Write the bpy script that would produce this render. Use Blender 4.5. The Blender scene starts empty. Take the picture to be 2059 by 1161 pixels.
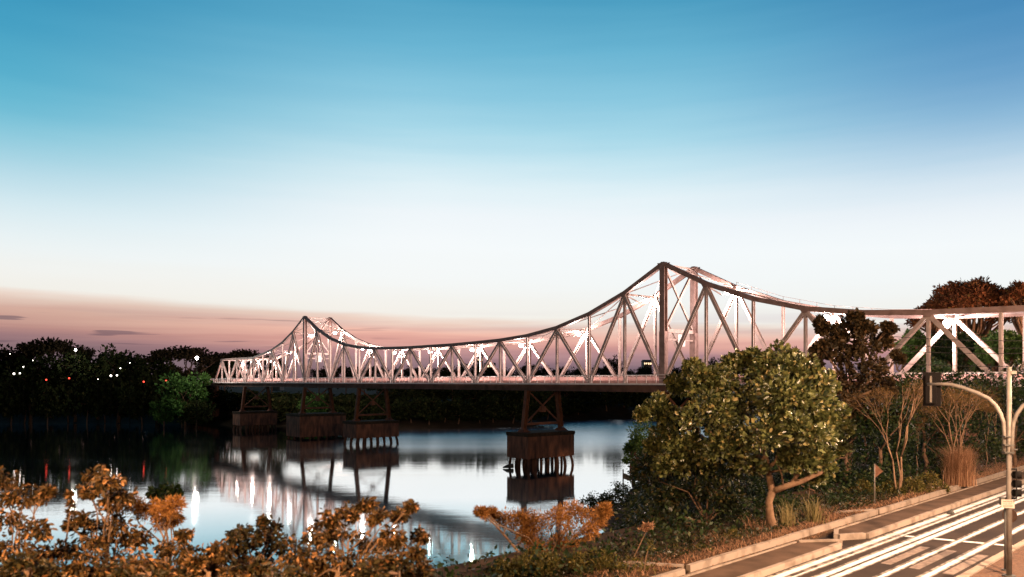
import bpy, math, random
import numpy as np
from mathutils import Vector, Matrix

# ------------------------------------------------------------------ camera, world, sun, exposure
SC = bpy.context.scene
COL = SC.collection
F, CX, HY = 1550.0, 1029.5, 767.0          # focal length, centre column and horizon row in photo pixels
CZ = 12.9                                   # eye height above the water
cam = bpy.data.cameras.new('camera'); camo = bpy.data.objects.new('camera', cam); COL.objects.link(camo)
camo.location = (0, 0, CZ); camo.rotation_euler = (math.radians(90), 0, 0)
cam.sensor_width = 36; cam.lens = F/2059*36; cam.shift_y = (HY-580.5)/2059
cam.dof.use_dof = True; cam.dof.focus_distance = 110; cam.dof.aperture_fstop = 0.7      # near bank slightly soft, as in the photograph
cam.clip_start = 0.5; cam.clip_end = 20000
SC.camera = camo
SC.view_settings.view_transform = 'Standard'; SC.view_settings.look = 'None'
SC.view_settings.exposure = 0.0; SC.view_settings.gamma = 1.0
SC.render.engine = 'CYCLES'
SC.cycles.max_bounces = 6; SC.cycles.diffuse_bounces = 2; SC.cycles.glossy_bounces = 3; SC.cycles.transmission_bounces = 2
SC.cycles.use_denoising = True
SC.cycles.sample_clamp_indirect = 4.0
SUN_EL, SUN_AZ = math.radians(1.0), math.radians(-12)

def lin(c):
    return tuple((v/255/12.92 if v/255 <= .04045 else ((v/255+.055)/1.055)**2.4) for v in c)

def build_world():
    w = bpy.data.worlds.new('World'); SC.world = w; w.use_nodes = True
    nt = w.node_tree; nt.nodes.clear()
    N, Lk = nt.nodes.new, nt.links.new
    def M(op, a, b=None, c=None, clamp=False):
        n = N('ShaderNodeMath'); n.operation = op; n.use_clamp = clamp
        for i, v in enumerate((a, b, c)):
            if v is None: continue
            if isinstance(v, (int, float)): n.inputs[i].default_value = v
            else: Lk(v, n.inputs[i])
        return n.outputs[0]
    def MR(v, a, b, c, d):
        n = N('ShaderNodeMapRange'); n.interpolation_type = 'SMOOTHSTEP'
        Lk(v, n.inputs[0])
        for i, q in enumerate((a, b, c, d)): n.inputs[i+1].default_value = q
        return n.outputs[0]
    tc = N('ShaderNodeTexCoord'); sx = N('ShaderNodeSeparateXYZ'); Lk(tc.outputs['Generated'], sx.inputs[0])
    x, y, z = sx.outputs
    az = M('ARCTAN2', x, y)
    cmb = N('ShaderNodeCombineXYZ'); Lk(M('MULTIPLY', az, 2.2), cmb.inputs[0]); Lk(M('MULTIPLY', z, 34), cmb.inputs[1])
    nz = N('ShaderNodeTexNoise'); nz.inputs['Scale'].default_value = 1.6; nz.inputs['Detail'].default_value = 4
    Lk(cmb.outputs[0], nz.inputs['Vector'])
    zmin = M('MINIMUM', z, 0.08)
    zz = M('ADD', M('ADD', z, M('MULTIPLY', M('MULTIPLY', az, 0.45), zmin)), M('MULTIPLY', M('SUBTRACT', nz.outputs[0], .5), .022))
    r = N('ShaderNodeValToRGB'); Lk(zz, r.inputs[0]); cr = r.color_ramp
    stops = [(0.0,(112,98,108)),(.020,(134,114,124)),(.034,(178,138,142)),(.046,(218,163,153)),(.058,(236,184,168)),
             (.072,(232,208,194)),(.081,(238,236,229)),(.13,(240,244,244)),(.17,(241,246,248)),(.205,(236,243,247)),(.24,(222,238,244)),(.272,(196,227,238)),
             (.305,(165,213,230)),(.348,(134,196,220)),(.395,(104,178,208)),(.443,(76,157,192)),(.56,(14,92,140)),(.75,(3,42,82)),(1.0,(2,22,52))]
    while len(cr.elements) < len(stops): cr.elements.new(0.5)
    for e, (p, c) in zip(cr.elements, stops):
        e.position = p; e.color = (*lin(c), 1)
    # bluer, more violet towards the right
    mv = N('ShaderNodeMix'); mv.data_type = 'RGBA'; mv.blend_type = 'MULTIPLY'
    ml = N('ShaderNodeMix'); ml.data_type = 'RGBA'; ml.blend_type = 'MULTIPLY'
    Lk(M('MULTIPLY', MR(az, -.08, -.62, 0, 1), MR(z, .11, .31, 0, 1)), ml.inputs['Factor'])
    Lk(r.outputs[0], ml.inputs[6]); ml.inputs[7].default_value = (.22, .60, .73, 1)
    Lk(M('MULTIPLY', MR(az, .15, .60, 0, 1), MR(z, .15, .34, 0, 1)), mv.inputs['Factor'])
    Lk(ml.outputs[2], mv.inputs[6]); mv.inputs[7].default_value = (.54, .60, .79, 1)
    # small lens clouds low in the sky
    cm2 = N('ShaderNodeCombineXYZ'); Lk(M('MULTIPLY', az, 9), cm2.inputs[0]); Lk(M('MULTIPLY', z, 150), cm2.inputs[1])
    n2 = N('ShaderNodeTexNoise'); n2.inputs['Scale'].default_value = 1.0; n2.inputs['Detail'].default_value = 2
    Lk(cm2.outputs[0], n2.inputs['Vector'])
    cl = M('MULTIPLY', MR(n2.outputs[0], .60, .68, 0, .75), M('MULTIPLY', MR(z, .03, .042, 0, 1), MR(z, .07, .082, 1, 0)))
    cl = M('MULTIPLY', cl, MR(az, -.30, -.1, 1, .0))
    mc = N('ShaderNodeMix'); mc.data_type = 'RGBA'; Lk(cl, mc.inputs['Factor'])
    Lk(mv.outputs[2], mc.inputs[6]); mc.inputs[7].default_value = (*lin((140,112,120)), 1)
    # broad faint bands inside the pink layer
    cm3 = N('ShaderNodeCombineXYZ'); Lk(M('MULTIPLY', az, 3), cm3.inputs[0]); Lk(M('MULTIPLY', z, 70), cm3.inputs[1])
    n3 = N('ShaderNodeTexNoise'); n3.inputs['Scale'].default_value = 1.0; n3.inputs['Detail'].default_value = 5
    Lk(cm3.outputs[0], n3.inputs['Vector'])
    bd = N('ShaderNodeMix'); bd.data_type = 'RGBA'; bd.blend_type = 'MULTIPLY'
    Lk(M('MULTIPLY', MR(n3.outputs[0], .40, .60, 0, 1), MR(z, .07, .095,  .60, 0)), bd.inputs['Factor'])
    Lk(mc.outputs[2], bd.inputs[6]); bd.inputs[7].default_value = (.82, .75, .81, 1)
    tl = N('ShaderNodeMix'); tl.data_type = 'RGBA'; tl.blend_type = 'MULTIPLY'
    Lk(M('MULTIPLY', MR(az, -.15, -.55, 0, 1), MR(z, .075, .10, 1, 0)), tl.inputs['Factor'])
    Lk(bd.outputs[2], tl.inputs[6]); tl.inputs[7].default_value = (.74, .80, .80, 1); bd = tl
    # the sky behind the viewer is already night
    back = MR(y, -.45, .55, .10, 1.0)
    fl = MR(z, -.02, .0, .05, 1)
    st = M('MULTIPLY', M('MULTIPLY', back, fl), 1.03)
    bg = N('ShaderNodeBackground'); Lk(bd.outputs[2], bg.inputs[0]); Lk(st, bg.inputs[1])
    sky = N('ShaderNodeTexSky'); sky.sky_type = 'NISHITA'; sky.sun_disc = False
    sky.sun_elevation = SUN_EL; sky.sun_rotation = SUN_AZ
    bg2 = N('ShaderNodeBackground'); Lk(sky.outputs[0], bg2.inputs[0]); bg2.inputs[1].default_value = .002
    ad = N('ShaderNodeAddShader'); Lk(bg.outputs[0], ad.inputs[0]); Lk(bg2.outputs[0], ad.inputs[1])
    out = N('ShaderNodeOutputWorld'); Lk(ad.outputs[0], out.inputs[0])
build_world()
sun = bpy.data.lights.new('sun', 'SUN'); sun.energy = 0.03; sun.angle = math.radians(10); sun.color = (1, .7, .6)
suno = bpy.data.objects.new('sun', sun); COL.objects.link(suno)
suno.rotation_euler = (math.radians(90)-SUN_EL, 0, math.radians(180)-SUN_AZ)

# ------------------------------------------------------------------ helpers
rng = np.random.default_rng(7); random.seed(7)
def at(px, py, D):
    return Vector(((px-CX)/F*D, D, CZ-(py-HY)/F*D))

def tag(o, label=None, cat=None, group=None, kind=None):
    if label: o['label'] = label
    if cat: o['category'] = cat
    if group: o['group'] = group
    if kind: o['kind'] = kind
    return o
def empty(name, loc, label=None, cat=None, group=None):
    o = bpy.data.objects.new(name, None); COL.objects.link(o); o.location = loc; o.empty_display_size = .3
    return tag(o, label, cat, group)

def link_mesh(name, verts, faces, mat, parent=None, smooth=False, tint=None):
    me = bpy.data.meshes.new(name)
    if isinstance(verts, np.ndarray):
        off = np.zeros(3)
        if parent is not None: off = np.array(world_loc(parent))
        v = verts - off
        nf, k = faces.shape
        me.vertices.add(len(v)); me.vertices.foreach_set('co', v.astype(np.float32).ravel())
        me.loops.add(nf*k); me.loops.foreach_set('vertex_index', faces.astype(np.int32).ravel())
        me.polygons.add(nf); me.polygons.foreach_set('loop_start', np.arange(0, nf*k, k, dtype=np.int32))
        me.update(calc_edges=True)
        if tint is not None:
            a = me.attributes.new('tint', 'FLOAT', 'FACE'); a.data.foreach_set('value', tint.astype(np.float32))
    else:
        off = world_loc(parent) if parent is not None else Vector((0, 0, 0))
        me.from_pydata([Vector(q)-off for q in verts], [], faces); me.update()
    if smooth:
        me.polygons.foreach_set('use_smooth', [True]*len(me.polygons))
    me.materials.append(mat)
    o = bpy.data.objects.new(name, me); COL.objects.link(o)
    if parent is not None: o.parent = parent
    return o
def world_loc(o):
    l = Vector(o.location); p = o.parent
    while p is not None: l = l + Vector(p.location); p = p.parent
    return l

class MB:
    def __init__(s): s.v = []; s.f = []
    def hexa(s, c):
        b = len(s.v); s.v += [Vector(q) for q in c]
        for f in ((0,3,2,1),(4,5,6,7),(0,1,5,4),(1,2,6,5),(2,3,7,6),(3,0,4,7)): s.f.append([b+i for i in f])
        return s
    def box(s, c, ax, ay, az):
        """centre and three half-axis vectors"""
        c, ax, ay, az = Vector(c), Vector(ax), Vector(ay), Vector(az)
        return s.hexa([c-ax-ay-az, c+ax-ay-az, c+ax+ay-az, c-ax+ay-az, c-ax-ay+az, c+ax-ay+az, c+ax+ay+az, c-ax+ay+az])
    def beam(s, p, q, w, h, side):
        p, q = Vector(p), Vector(q); d = (q-p)
        side = Vector(side); u = d.normalized(); side = (side-u*side.dot(u)).normalized(); up = u.cross(side)
        return s.box((p+q)/2, d/2, side*w/2, up*h/2)
    def hbeam(s, p, q, side, w=.42, h=.36, t=.05):
        """two flange plates lying in the truss plane, w apart across it, joined by a web"""
        p, q = Vector(p), Vector(q); u = (q-p).normalized(); side = Vector(side); side = (side-u*side.dot(u)).normalized()
        o = side*(w/2)
        s.beam(p-o, q-o, t, h, side); s.beam(p+o, q+o, t, h, side)
        s.beam(p, q, w-t-.004, t, side)
        return s
    def tube(s, pts, rad, n=7, cap=True):
        pts = [Vector(p) for p in pts]
        if not hasattr(rad, '__len__'): rad = [rad]*len(pts)
        b = len(s.v); ref = None
        for i, p in enumerate(pts):
            d = (pts[min(i+1, len(pts)-1)]-pts[max(i-1, 0)]).normalized()
            if ref is None: ref = Vector((1,0,0)) if abs(d.x) < .8 else Vector((0,1,0))
            a = (ref-d*ref.dot(d)).normalized(); ref = a; c = d.cross(a)
            for k in range(n):
                t = 2*math.pi*k/n; s.v.append(p+(a*math.cos(t)+c*math.sin(t))*rad[i])
        for i in range(len(pts)-1):
            for k in range(n):
                s.f.append([b+i*n+k, b+i*n+(k+1)%n, b+(i+1)*n+(k+1)%n, b+(i+1)*n+k])
        if cap:
            s.f.append([b+k for k in range(n)][::-1]); s.f.append([b+(len(pts)-1)*n+k for k in range(n)])
        return s
    def prism(s, poly, z0, z1):
        b = len(s.v); n = len(poly)
        s.v += [Vector((p[0], p[1], z0)) for p in poly]+[Vector((p[0], p[1], z1)) for p in poly]
        s.f.append([b+i for i in range(n)][::-1]); s.f.append([b+n+i for i in range(n)])
        for i in range(n): s.f.append([b+i, b+(i+1)%n, b+n+(i+1)%n, b+n+i])
        return s
    def sphere(s, c, r, n=10, m=6, sq=(1,1,1)):
        c = Vector(c); b = len(s.v)
        for i in range(m+1):
            th = math.pi*i/m
            for k in range(n):
                ph = 2*math.pi*k/n
                s.v.append(c+Vector((r*sq[0]*math.sin(th)*math.cos(ph), r*sq[1]*math.sin(th)*math.sin(ph), r*sq[2]*math.cos(th))))
        for i in range(m):
            for k in range(n): s.f.append([b+i*n+k, b+(i+1)*n+k, b+(i+1)*n+(k+1)%n, b+i*n+(k+1)%n])
        return s
    def build(s, name, mat, parent=None, smooth=False): return link_mesh(name, s.v, s.f, mat, parent, smooth)

# ------------------------------------------------------------------ materials
def mat(name, col, rough=.7, metal=0, spec=.3, noise=None, bump=None, emit=None):
    m = bpy.data.materials.new(name); m.use_nodes = True; nt = m.node_tree; b = nt.nodes['Principled BSDF']
    b.inputs['Base Color'].default_value = (*col, 1); b.inputs['Roughness'].default_value = rough
    b.inputs['Metallic'].default_value = metal; b.inputs['Specular IOR Level'].default_value = spec
    if noise or bump:
        tc = nt.nodes.new('ShaderNodeNewGeometry')
        if noise:
            col2, sc, det, lo, hi = noise
            n = nt.nodes.new('ShaderNodeTexNoise'); n.inputs['Scale'].default_value = sc; n.inputs['Detail'].default_value = det
            nt.links.new(tc.outputs['Position'], n.inputs['Vector'])
            r = nt.nodes.new('ShaderNodeValToRGB'); r.color_ramp.elements[0].position = lo; r.color_ramp.elements[1].position = hi
            r.color_ramp.elements[0].color = (*col, 1); r.color_ramp.elements[1].color = (*col2, 1)
            nt.links.new(n.outputs[0], r.inputs[0]); nt.links.new(r.outputs[0], b.inputs['Base Color'])
        if bump:
            sc, st, dist = bump
            n = nt.nodes.new('ShaderNodeTexNoise'); n.inputs['Scale'].default_value = sc; n.inputs['Detail'].default_value = 6
            nt.links.new(tc.outputs['Position'], n.inputs['Vector'])
            bp = nt.nodes.new('ShaderNodeBump'); bp.inputs['Strength'].default_value = st; bp.inputs['Distance'].default_value = dist
            nt.links.new(n.outputs[0], bp.inputs['Height']); nt.links.new(bp.outputs[0], b.inputs['Normal'])
    if emit:
        b.inputs['Emission Color'].default_value = (*emit[0], 1); b.inputs['Emission Strength'].default_value = emit[1]
    return m

def leafmat(name, c0, c1, c2=None, trans=.25, rough=.5, spec=.25):
    """colour runs c0..c1(..c2) with each leaf's own tint"""
    m = bpy.data.materials.new(name); m.use_nodes = True; nt = m.node_tree; b = nt.nodes['Principled BSDF']
    a = nt.nodes.new('ShaderNodeAttribute'); a.attribute_name = 'tint'
    r = nt.nodes.new('ShaderNodeValToRGB'); r.color_ramp.elements[0].color = (*c0, 1); r.color_ramp.elements[1].color = (*c1, 1)
    if c2:
        r.color_ramp.elements[1].position = .8
        e = r.color_ramp.elements.new(1.0); e.color = (*c2, 1)
    nt.links.new(a.outputs['Fac'], r.inputs[0]); nt.links.new(r.outputs[0], b.inputs['Base Color'])
    b.inputs['Roughness'].default_value = rough; b.inputs['Specular IOR Level'].default_value = spec
    t = nt.nodes.new('ShaderNodeBsdfTranslucent'); nt.links.new(r.outputs[0], t.inputs[0])
    mx = nt.nodes.new('ShaderNodeMixShader'); mx.inputs[0].default_value = trans
    nt.links.new(b.outputs[0], mx.inputs[1]); nt.links.new(t.outputs[0], mx.inputs[2])
    nt.links.new(mx.outputs[0], nt.nodes['Material Output'].inputs[0])
    return m

PAINT = mat('bridge_paint', (.42,.34,.32), .55, 0, .3, ((.27,.20,.18), 1.1, 5, .42, .75))
CHORD = mat('chord_paint', (.27,.185,.17), .6, 0, .3, ((.16,.10,.085), 1.3, 5, .4, .75))
RUST = mat('rusty_steel', (.20,.085,.05), .8, 0, .2, ((.10,.05,.035), 1.5, 6, .35, .7))
GIRD = mat('girder_rust', (.13,.07,.055), .8, 0, .2, ((.07,.04,.03), .8, 6, .35, .7))
CONC = mat('old_concrete', (.25,.115,.07), .9, 0, .15, ((.08,.045,.035), .5, 7, .34, .66), (4, .6, .12))
def streak(m, sc):
    nt = m.node_tree; g = next(n for n in nt.nodes if n.bl_idname == 'ShaderNodeNewGeometry'); mp = nt.nodes.new('ShaderNodeMapping'); mp.inputs['Scale'].default_value = sc
    t = next(n for n in nt.nodes if n.bl_idname == 'ShaderNodeTexNoise'); nt.links.new(g.outputs['Position'], mp.inputs['Vector']); nt.links.new(mp.outputs[0], t.inputs['Vector'])
streak(CONC, (3.2, 3.2, .9))
CAPD = mat('mossy_cap', (.035,.026,.018), .95, 0, .1, ((.07,.045,.03), 2.5, 6, .4, .7), (5, .6, .1))
PILE = mat('pile_concrete', (.16,.085,.06), .9, 0, .15, ((.07,.04,.03), 1.2, 5, .3, .7))
GLOWPINK = mat('pink_traffic_glow_paint', (.58,.35,.32), .6, 0, .3, ((.42,.24,.22), 1.5, 5, .4, .8))  # pink of the tail-light glow, put into the wall colour
WHITE = mat('white_paint', (.75,.70,.68), .5, 0, .3, ((.60,.52,.50), 2, 4, .4, .8))
DECK = mat('deck_asphalt', (.30,.25,.24), .8, 0, .2)
GROUND = mat('bank_soil', (.045,.034,.022), .95, 0, .1, ((.022,.02,.013), .35, 6, .35, .7), (3, .6, .15))
ASPH = mat('asphalt', (.022,.0145,.0105), .85, 0, .25, ((.046,.031,.023), .55, 10, .38, .68), (60, .3, .01))
DIRT = mat('dirt', (.09,.055,.032), .95, 0, .1, ((.045,.03,.02), 1.6, 8, .35, .7), (14, .8, .05))
KERB = mat('kerb_concrete', (.34,.28,.235), .85, 0, .2, ((.14,.105,.08), 1.8, 9, .48, .78), (25, .4, .02))
PATHM = mat('path_concrete', (.12,.078,.055), .9, 0, .15, ((.06,.04,.028), 1.1, 8, .35, .7), (20, .5, .02))
MARK = mat('road_and_trail_paint', (.80,.82,.84), .6, 0, .3, ((.42,.40,.38), 2.2, 9, .50, .72))  # stop line paint, also the white of the painted headlight trails
MARKW = mat('worn_road_paint', (.26,.21,.18), .7, 0, .25, ((.09,.068,.055), 6, 8, .42, .75))
TRAILFADE = mat('trail_fade_paint', (.34,.31,.285), .75, 0, .2, ((.06,.045,.036), 3.5, 9, .42, .62))  # soft outer glow of the headlight trails, as paint
STEEL = mat('galvanised_steel', (.20,.18,.16), .55, .2, .3, ((.12,.105,.095), 5, 4, .4, .8))
DARKST = mat('dark_steel', (.10,.10,.095), .55, .3, .4, ((.06,.06,.055), 3, 4, .4, .8))
BLACK = mat('black_plastic', (.009,.008,.008), .75, 0, .08)
SIGNW = mat('sign_white', (.42,.38,.34), .6, 0, .3)
SIGNR = mat('sign_red', (.42,.10,.08), .6); SIGNK = mat('sign_ink', (.16,.14,.13), .6)
SIGNB = mat('sign_back', (.075,.045,.032), .7, .1, .2, ((.05,.03,.022), 6, 4, .4, .7))
SIGNT = mat('rusty_sign_back', (.26,.13,.085), .7, 0, .2, ((.16,.08,.05), 5, 4, .4, .7))
CABLE = mat('cable_rubber', (.02,.018,.018), .6)
BARK = mat('bark', (.17,.105,.07), .95, 0, .1, ((.08,.05,.035), 5, 7, .35, .7), (14, .9, .06))
BARKL = mat('pale_bark', (.26,.17,.11), .9, 0, .1, ((.15,.09,.06), 4, 6, .35, .7), (14, .6, .04))
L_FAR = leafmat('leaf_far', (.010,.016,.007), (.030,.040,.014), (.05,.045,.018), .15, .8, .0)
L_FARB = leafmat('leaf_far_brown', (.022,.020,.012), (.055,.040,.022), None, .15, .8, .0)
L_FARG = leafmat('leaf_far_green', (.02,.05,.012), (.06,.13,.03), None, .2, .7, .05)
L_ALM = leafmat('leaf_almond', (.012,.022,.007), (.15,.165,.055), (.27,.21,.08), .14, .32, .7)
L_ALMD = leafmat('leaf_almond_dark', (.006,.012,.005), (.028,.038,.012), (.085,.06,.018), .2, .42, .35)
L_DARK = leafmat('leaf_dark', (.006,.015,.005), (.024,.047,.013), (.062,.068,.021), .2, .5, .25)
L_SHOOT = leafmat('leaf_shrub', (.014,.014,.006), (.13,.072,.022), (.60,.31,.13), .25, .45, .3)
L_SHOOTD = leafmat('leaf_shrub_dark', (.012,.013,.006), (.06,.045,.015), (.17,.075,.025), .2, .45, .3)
L_BRN = leafmat('leaf_brown_green', (.014,.012,.006), (.055,.036,.016), (.10,.055,.024), .2, .5, .25)
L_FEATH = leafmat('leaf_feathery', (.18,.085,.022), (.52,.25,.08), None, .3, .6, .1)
L_WEED = leafmat('leaf_weed', (.03,.032,.009), (.15,.13,.035), (.28,.20,.07), .25, .5, .2)
L_DRY = leafmat('leaf_dry', (.16,.08,.045), (.52,.31,.19), None, .25, .7, .1)
L_WISP = leafmat('leaf_wisp', (.08,.05,.02), (.20,.12,.045), None, .25, .7, .1)
L_STRAW = leafmat('leaf_straw', (.12,.11,.04), (.38,.30,.14), None, .25, .6, .2)
L_RED = leafmat('leaf_red_dome', (.10,.04,.02), (.20,.075,.035), (.12,.09,.03), .25, .6, .1)
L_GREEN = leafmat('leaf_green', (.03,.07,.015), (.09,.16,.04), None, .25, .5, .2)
def emitmat(name, c, s): return mat(name, c, .5, emit=(c, s))
E_WHITE = emitmat('lamp_glow', (1,.93,.86), 45)
E_SOD = emitmat('sodium_glow', (1,.55,.22), 40)
E_RED = emitmat('red_lamp_glow', (1,.07,.04), 3)
E_SMALL = emitmat('small_lamp_glow', (1,.92,.8), 10)
E_WARM = emitmat('warm_window_glow', (1,.7,.4), 2.2)
E_GREEN = emitmat('green_lens_glow', (.1,1,.6), 9)

# ------------------------------------------------------------------ terrain and water
RIVER = [(-900,10),(-300,20),(-80,30),(-30,40),(-8,44),(2,48),(8,64),(7.5,78),(12.5,83),(14,92),(17,100),(27,122),(52,195),(95,250),
         (110,300),(60,278),(45,264),(15,252),(5,217),(-30,204),(-60,215),(-95,232),(-140,236),(-300,240),(-900,250)]
RV = np.array(RIVER, float)
def river_sd(P):
    """distance to the river's edge, positive on land"""
    x, y = P[:,0], P[:,1]; best = np.full(len(P), 1e9); inside = np.zeros(len(P), bool)
    n = len(RV)
    for i in range(n):
        a, b = RV[i], RV[(i+1)%n]; d = b-a; L = d@d
        t = np.clip(((x-a[0])*d[0]+(y-a[1])*d[1])/L, 0, 1)
        best = np.minimum(best, np.hypot(x-a[0]-t*d[0], y-a[1]-t*d[1]))
        c = ((a[1] > y) != (b[1] > y)) & (x < (b[0]-a[0])*(y-a[1])/(b[1]-a[1]+1e-12)+a[0])
        inside ^= c
    return np.where(inside, -best, best)
EU = Vector((.7193, .6947, 0)); EV = Vector((.6947, -.7193, 0))      # along the road, and across it to the right
def road(u, v, z=0.0): return EU*u+EV*v+Vector((0, 0, 6.4+z))
def sstep(a, b, t):
    t = np.clip((t-a)/(b-a), 0, 1); return t*t*(3-2*t)
def height(P):
    d = river_sd(P); x, y = P[:,0], P[:,1]
    v = .6947*x-.7193*y
    z = np.where(d < 0, -2.5*sstep(0, 8, -d), 6.1*sstep(-1, 22, d))
    z = z + np.where(d > 0, sstep(0, 4, d), 0)*(.35*np.sin(x*.31+y*.17)*np.cos(y*.23)+.2*np.sin(x*.9)*np.sin(y*.8))
    far = (y > 150)
    z = z + np.where(far & (d > 10), .012*np.clip(d-10, 0, 200), 0)
    k = sstep(-21, -17.5, v)*(y < 140)
    return z*(1-k)+6.15*k
def hz(x, y): return float(height(np.array([[x, y]], float))[0])
def axis(c, fine, n, far):
    t = np.linspace(-1, 1, n); s = np.sinh(t*5.2)/np.sinh(5.2); return c+s*far
gx = np.unique(np.concatenate([np.arange(-150, 120, 2.5), np.array([-4000,-1800,-900,-500,-300,-220,-180,150,200,280,400,700,1500,4000.])]))
gy = np.unique(np.concatenate([np.arange(-40, 330, 2.5), np.array([-4000,-1500,-500,-200,-100,-60,360,420,500,700,1000,1600,2600,5000.])]))
XX, YY = np.meshgrid(gx, gy); P = np.stack([XX.ravel(), YY.ravel()], 1); ZZ = height(P)
vv = np.column_stack([P, ZZ]); nx, ny = len(gx), len(gy)
ii = (np.arange(ny-1)[:,None]*nx+np.arange(nx-1)[None,:]).ravel()
tag(link_mesh('ground', vv, np.column_stack([ii, ii+1, ii+1+nx, ii+nx]), GROUND, smooth=True), kind='structure')

def water_mat():
    m = bpy.data.materials.new('river_water'); m.use_nodes = True; nt = m.node_tree; b = nt.nodes['Principled BSDF']; Lk = nt.links.new
    b.inputs['Base Color'].default_value = (.02,.19,.26, 1); b.inputs['Roughness'].default_value = .4; b.inputs['Specular IOR Level'].default_value = .1; b.inputs['IOR'].default_value = 1.33
    g = nt.nodes.new('ShaderNodeNewGeometry'); mp = nt.nodes.new('ShaderNodeMapping'); mp.inputs['Scale'].default_value = (.05, .22, 1); mp.inputs['Rotation'].default_value = (0,0,.15)
    Lk(g.outputs['Position'], mp.inputs['Vector'])
    n = nt.nodes.new('ShaderNodeTexNoise'); n.inputs['Scale'].default_value = 1.0; n.inputs['Detail'].default_value = 7; n.inputs['Roughness'].default_value = .66
    Lk(mp.outputs[0], n.inputs['Vector'])
    bp = nt.nodes.new('ShaderNodeBump'); bp.inputs['Strength'].default_value = .06; bp.inputs['Distance'].default_value = .25
    Lk(n.outputs[0], bp.inputs['Height'])
    gl = nt.nodes.new('ShaderNodeBsdfGlossy'); gl.inputs[0].default_value = (.97,.985,1,1); Lk(bp.outputs[0], gl.inputs['Normal'])
    lw2 = nt.nodes.new('ShaderNodeLayerWeight'); lw2.inputs[0].default_value = .5
    ct = nt.nodes.new('ShaderNodeValToRGB'); Lk(lw2.outputs['Facing'], ct.inputs[0]); ct.color_ramp.elements[0].position = .77; ct.color_ramp.elements[0].color = (.35,.80,.92,1); ct.color_ramp.elements[1].position = .85; ct.color_ramp.elements[1].color = (.98,.99,1,1)
    Lk(ct.outputs[0], gl.inputs[0])
    n2 = nt.nodes.new('ShaderNodeTexNoise'); n2.inputs['Scale'].default_value = .25; n2.inputs['Detail'].default_value = 3
    Lk(mp.outputs[0], n2.inputs['Vector'])
    r = nt.nodes.new('ShaderNodeMapRange'); r.inputs[1].default_value = .35; r.inputs[2].default_value = .7; r.inputs[3].default_value = .025; r.inputs[4].default_value = .065
    Lk(n2.outputs[0], r.inputs[0])
    sp = nt.nodes.new('ShaderNodeSeparateXYZ'); Lk(g.outputs['Position'], sp.inputs[0])      # a wind-ruffled reach of the river beyond the near pier
    def sm(o, a, c):
        q = nt.nodes.new('ShaderNodeMapRange'); q.interpolation_type = 'SMOOTHSTEP'; Lk(o, q.inputs[0]); q.inputs[1].default_value = a; q.inputs[2].default_value = c; return q.outputs[0]
    def mu(x, y, op='MULTIPLY'):
        q = nt.nodes.new('ShaderNodeMath'); q.operation = op
        for i, v in enumerate((x, y)):
            if isinstance(v, (int, float)): q.inputs[i].default_value = v
            else: Lk(v, q.inputs[i])
        return q.outputs[0]
    ruf = mu(mu(sm(sp.outputs[0], -48, -26), sm(sp.outputs[1], 115, 170)), .19)
    Lk(mu(r.outputs[0], ruf, 'ADD'), gl.inputs['Roughness'])
    lw = nt.nodes.new('ShaderNodeLayerWeight'); lw.inputs[0].default_value = .5
    cr = nt.nodes.new('ShaderNodeValToRGB'); Lk(lw.outputs['Facing'], cr.inputs[0]); e = cr.color_ramp.elements
    e[0].position = .0; e[0].color = (.03,.03,.03,1); e[1].position = 1.0; e[1].color = (1,1,1,1)
    for p, v in ((.6,.10),(.74,.28),(.785,.50),(.82,.78),(.85,.96),(.90,.99)):
        q = e.new(p); q.color = (v,v,v,1)
    mx = nt.nodes.new('ShaderNodeMixShader'); Lk(cr.outputs[0], mx.inputs[0]); Lk(b.outputs[0], mx.inputs[1]); Lk(gl.outputs[0], mx.inputs[2])
    Lk(mx.outputs[0], nt.nodes['Material Output'].inputs[0])
    return m
tag(link_mesh('water', [(-900,5,0),(130,5,0),(130,320,0),(-900,320,0)], [[0,1,2,3]], water_mat()), kind='structure')

# ------------------------------------------------------------------ road
def strip(name, u0, u1, v0, v1, z0, z1, m, kind='structure', n=1):
    b = MB()
    for i in range(n):
        a0 = u0+(u1-u0)*i/n; a1 = u0+(u1-u0)*(i+1)/n
        c = [road(a0,v0), road(a1,v0), road(a1,v1), road(a0,v1)]
        b.hexa([q+Vector((0,0,z0)) for q in c]+[q+Vector((0,0,z1)) for q in c])
    return tag(b.build(name, m), kind=kind)
strip('road', -70, 260, -14.62, -7.78, -.3, 0, ASPH)
strip('gutter', -70, 260, -14.62, -14.12, -.2, .006, DIRT)
strip('verge', -70, 260, -20.5, -14.86, -1.0, .17, DIRT)
def kerb_run(u0, u1, v0, v1, h):
    """cast kerb stones end to end, with hairline joints and small differences of height"""
    b = MB(); u = u0
    while u < u1-.05:
        L = min(random.uniform(1.7, 2.1), u1-u); e = random.uniform(-.012, .012); s = random.uniform(-.01, .01)
        c = [road(u, v0+s), road(u+L-.012, v0+s), road(u+L-.012, v1+s), road(u, v1+s)]
        t = [road(u, v0+s+.01), road(u+L-.012, v0+s+.01), road(u+L-.012, v1+s-.025), road(u, v1+s-.025)]
        b.hexa([q+Vector((0,0,-.25)) for q in c]+[q+Vector((0,0,h+e)) for q in t]); u += L
    return tag(b.build('kerb', KERB), kind='structure')
kerb_run(22.6, 39.0, -14.84, -14.64, .24)
kerb_run(39.1, 51.0, -14.80, -14.60, .25)
kerb_run(51.2, 120, -14.84, -14.64, .24)
kerb_run(-40, 22.2, -14.80, -14.58, .20)
kerb_run(-40, 30.0, -12.80, -12.60, .22)
kerb_run(32.7, 120, -12.80, -12.62, .22)
kerb_run(-40, 29.1, -14.12, -14.00, .20)
kerb_run(32.8, 120, -14.12, -14.00, .20)
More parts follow.
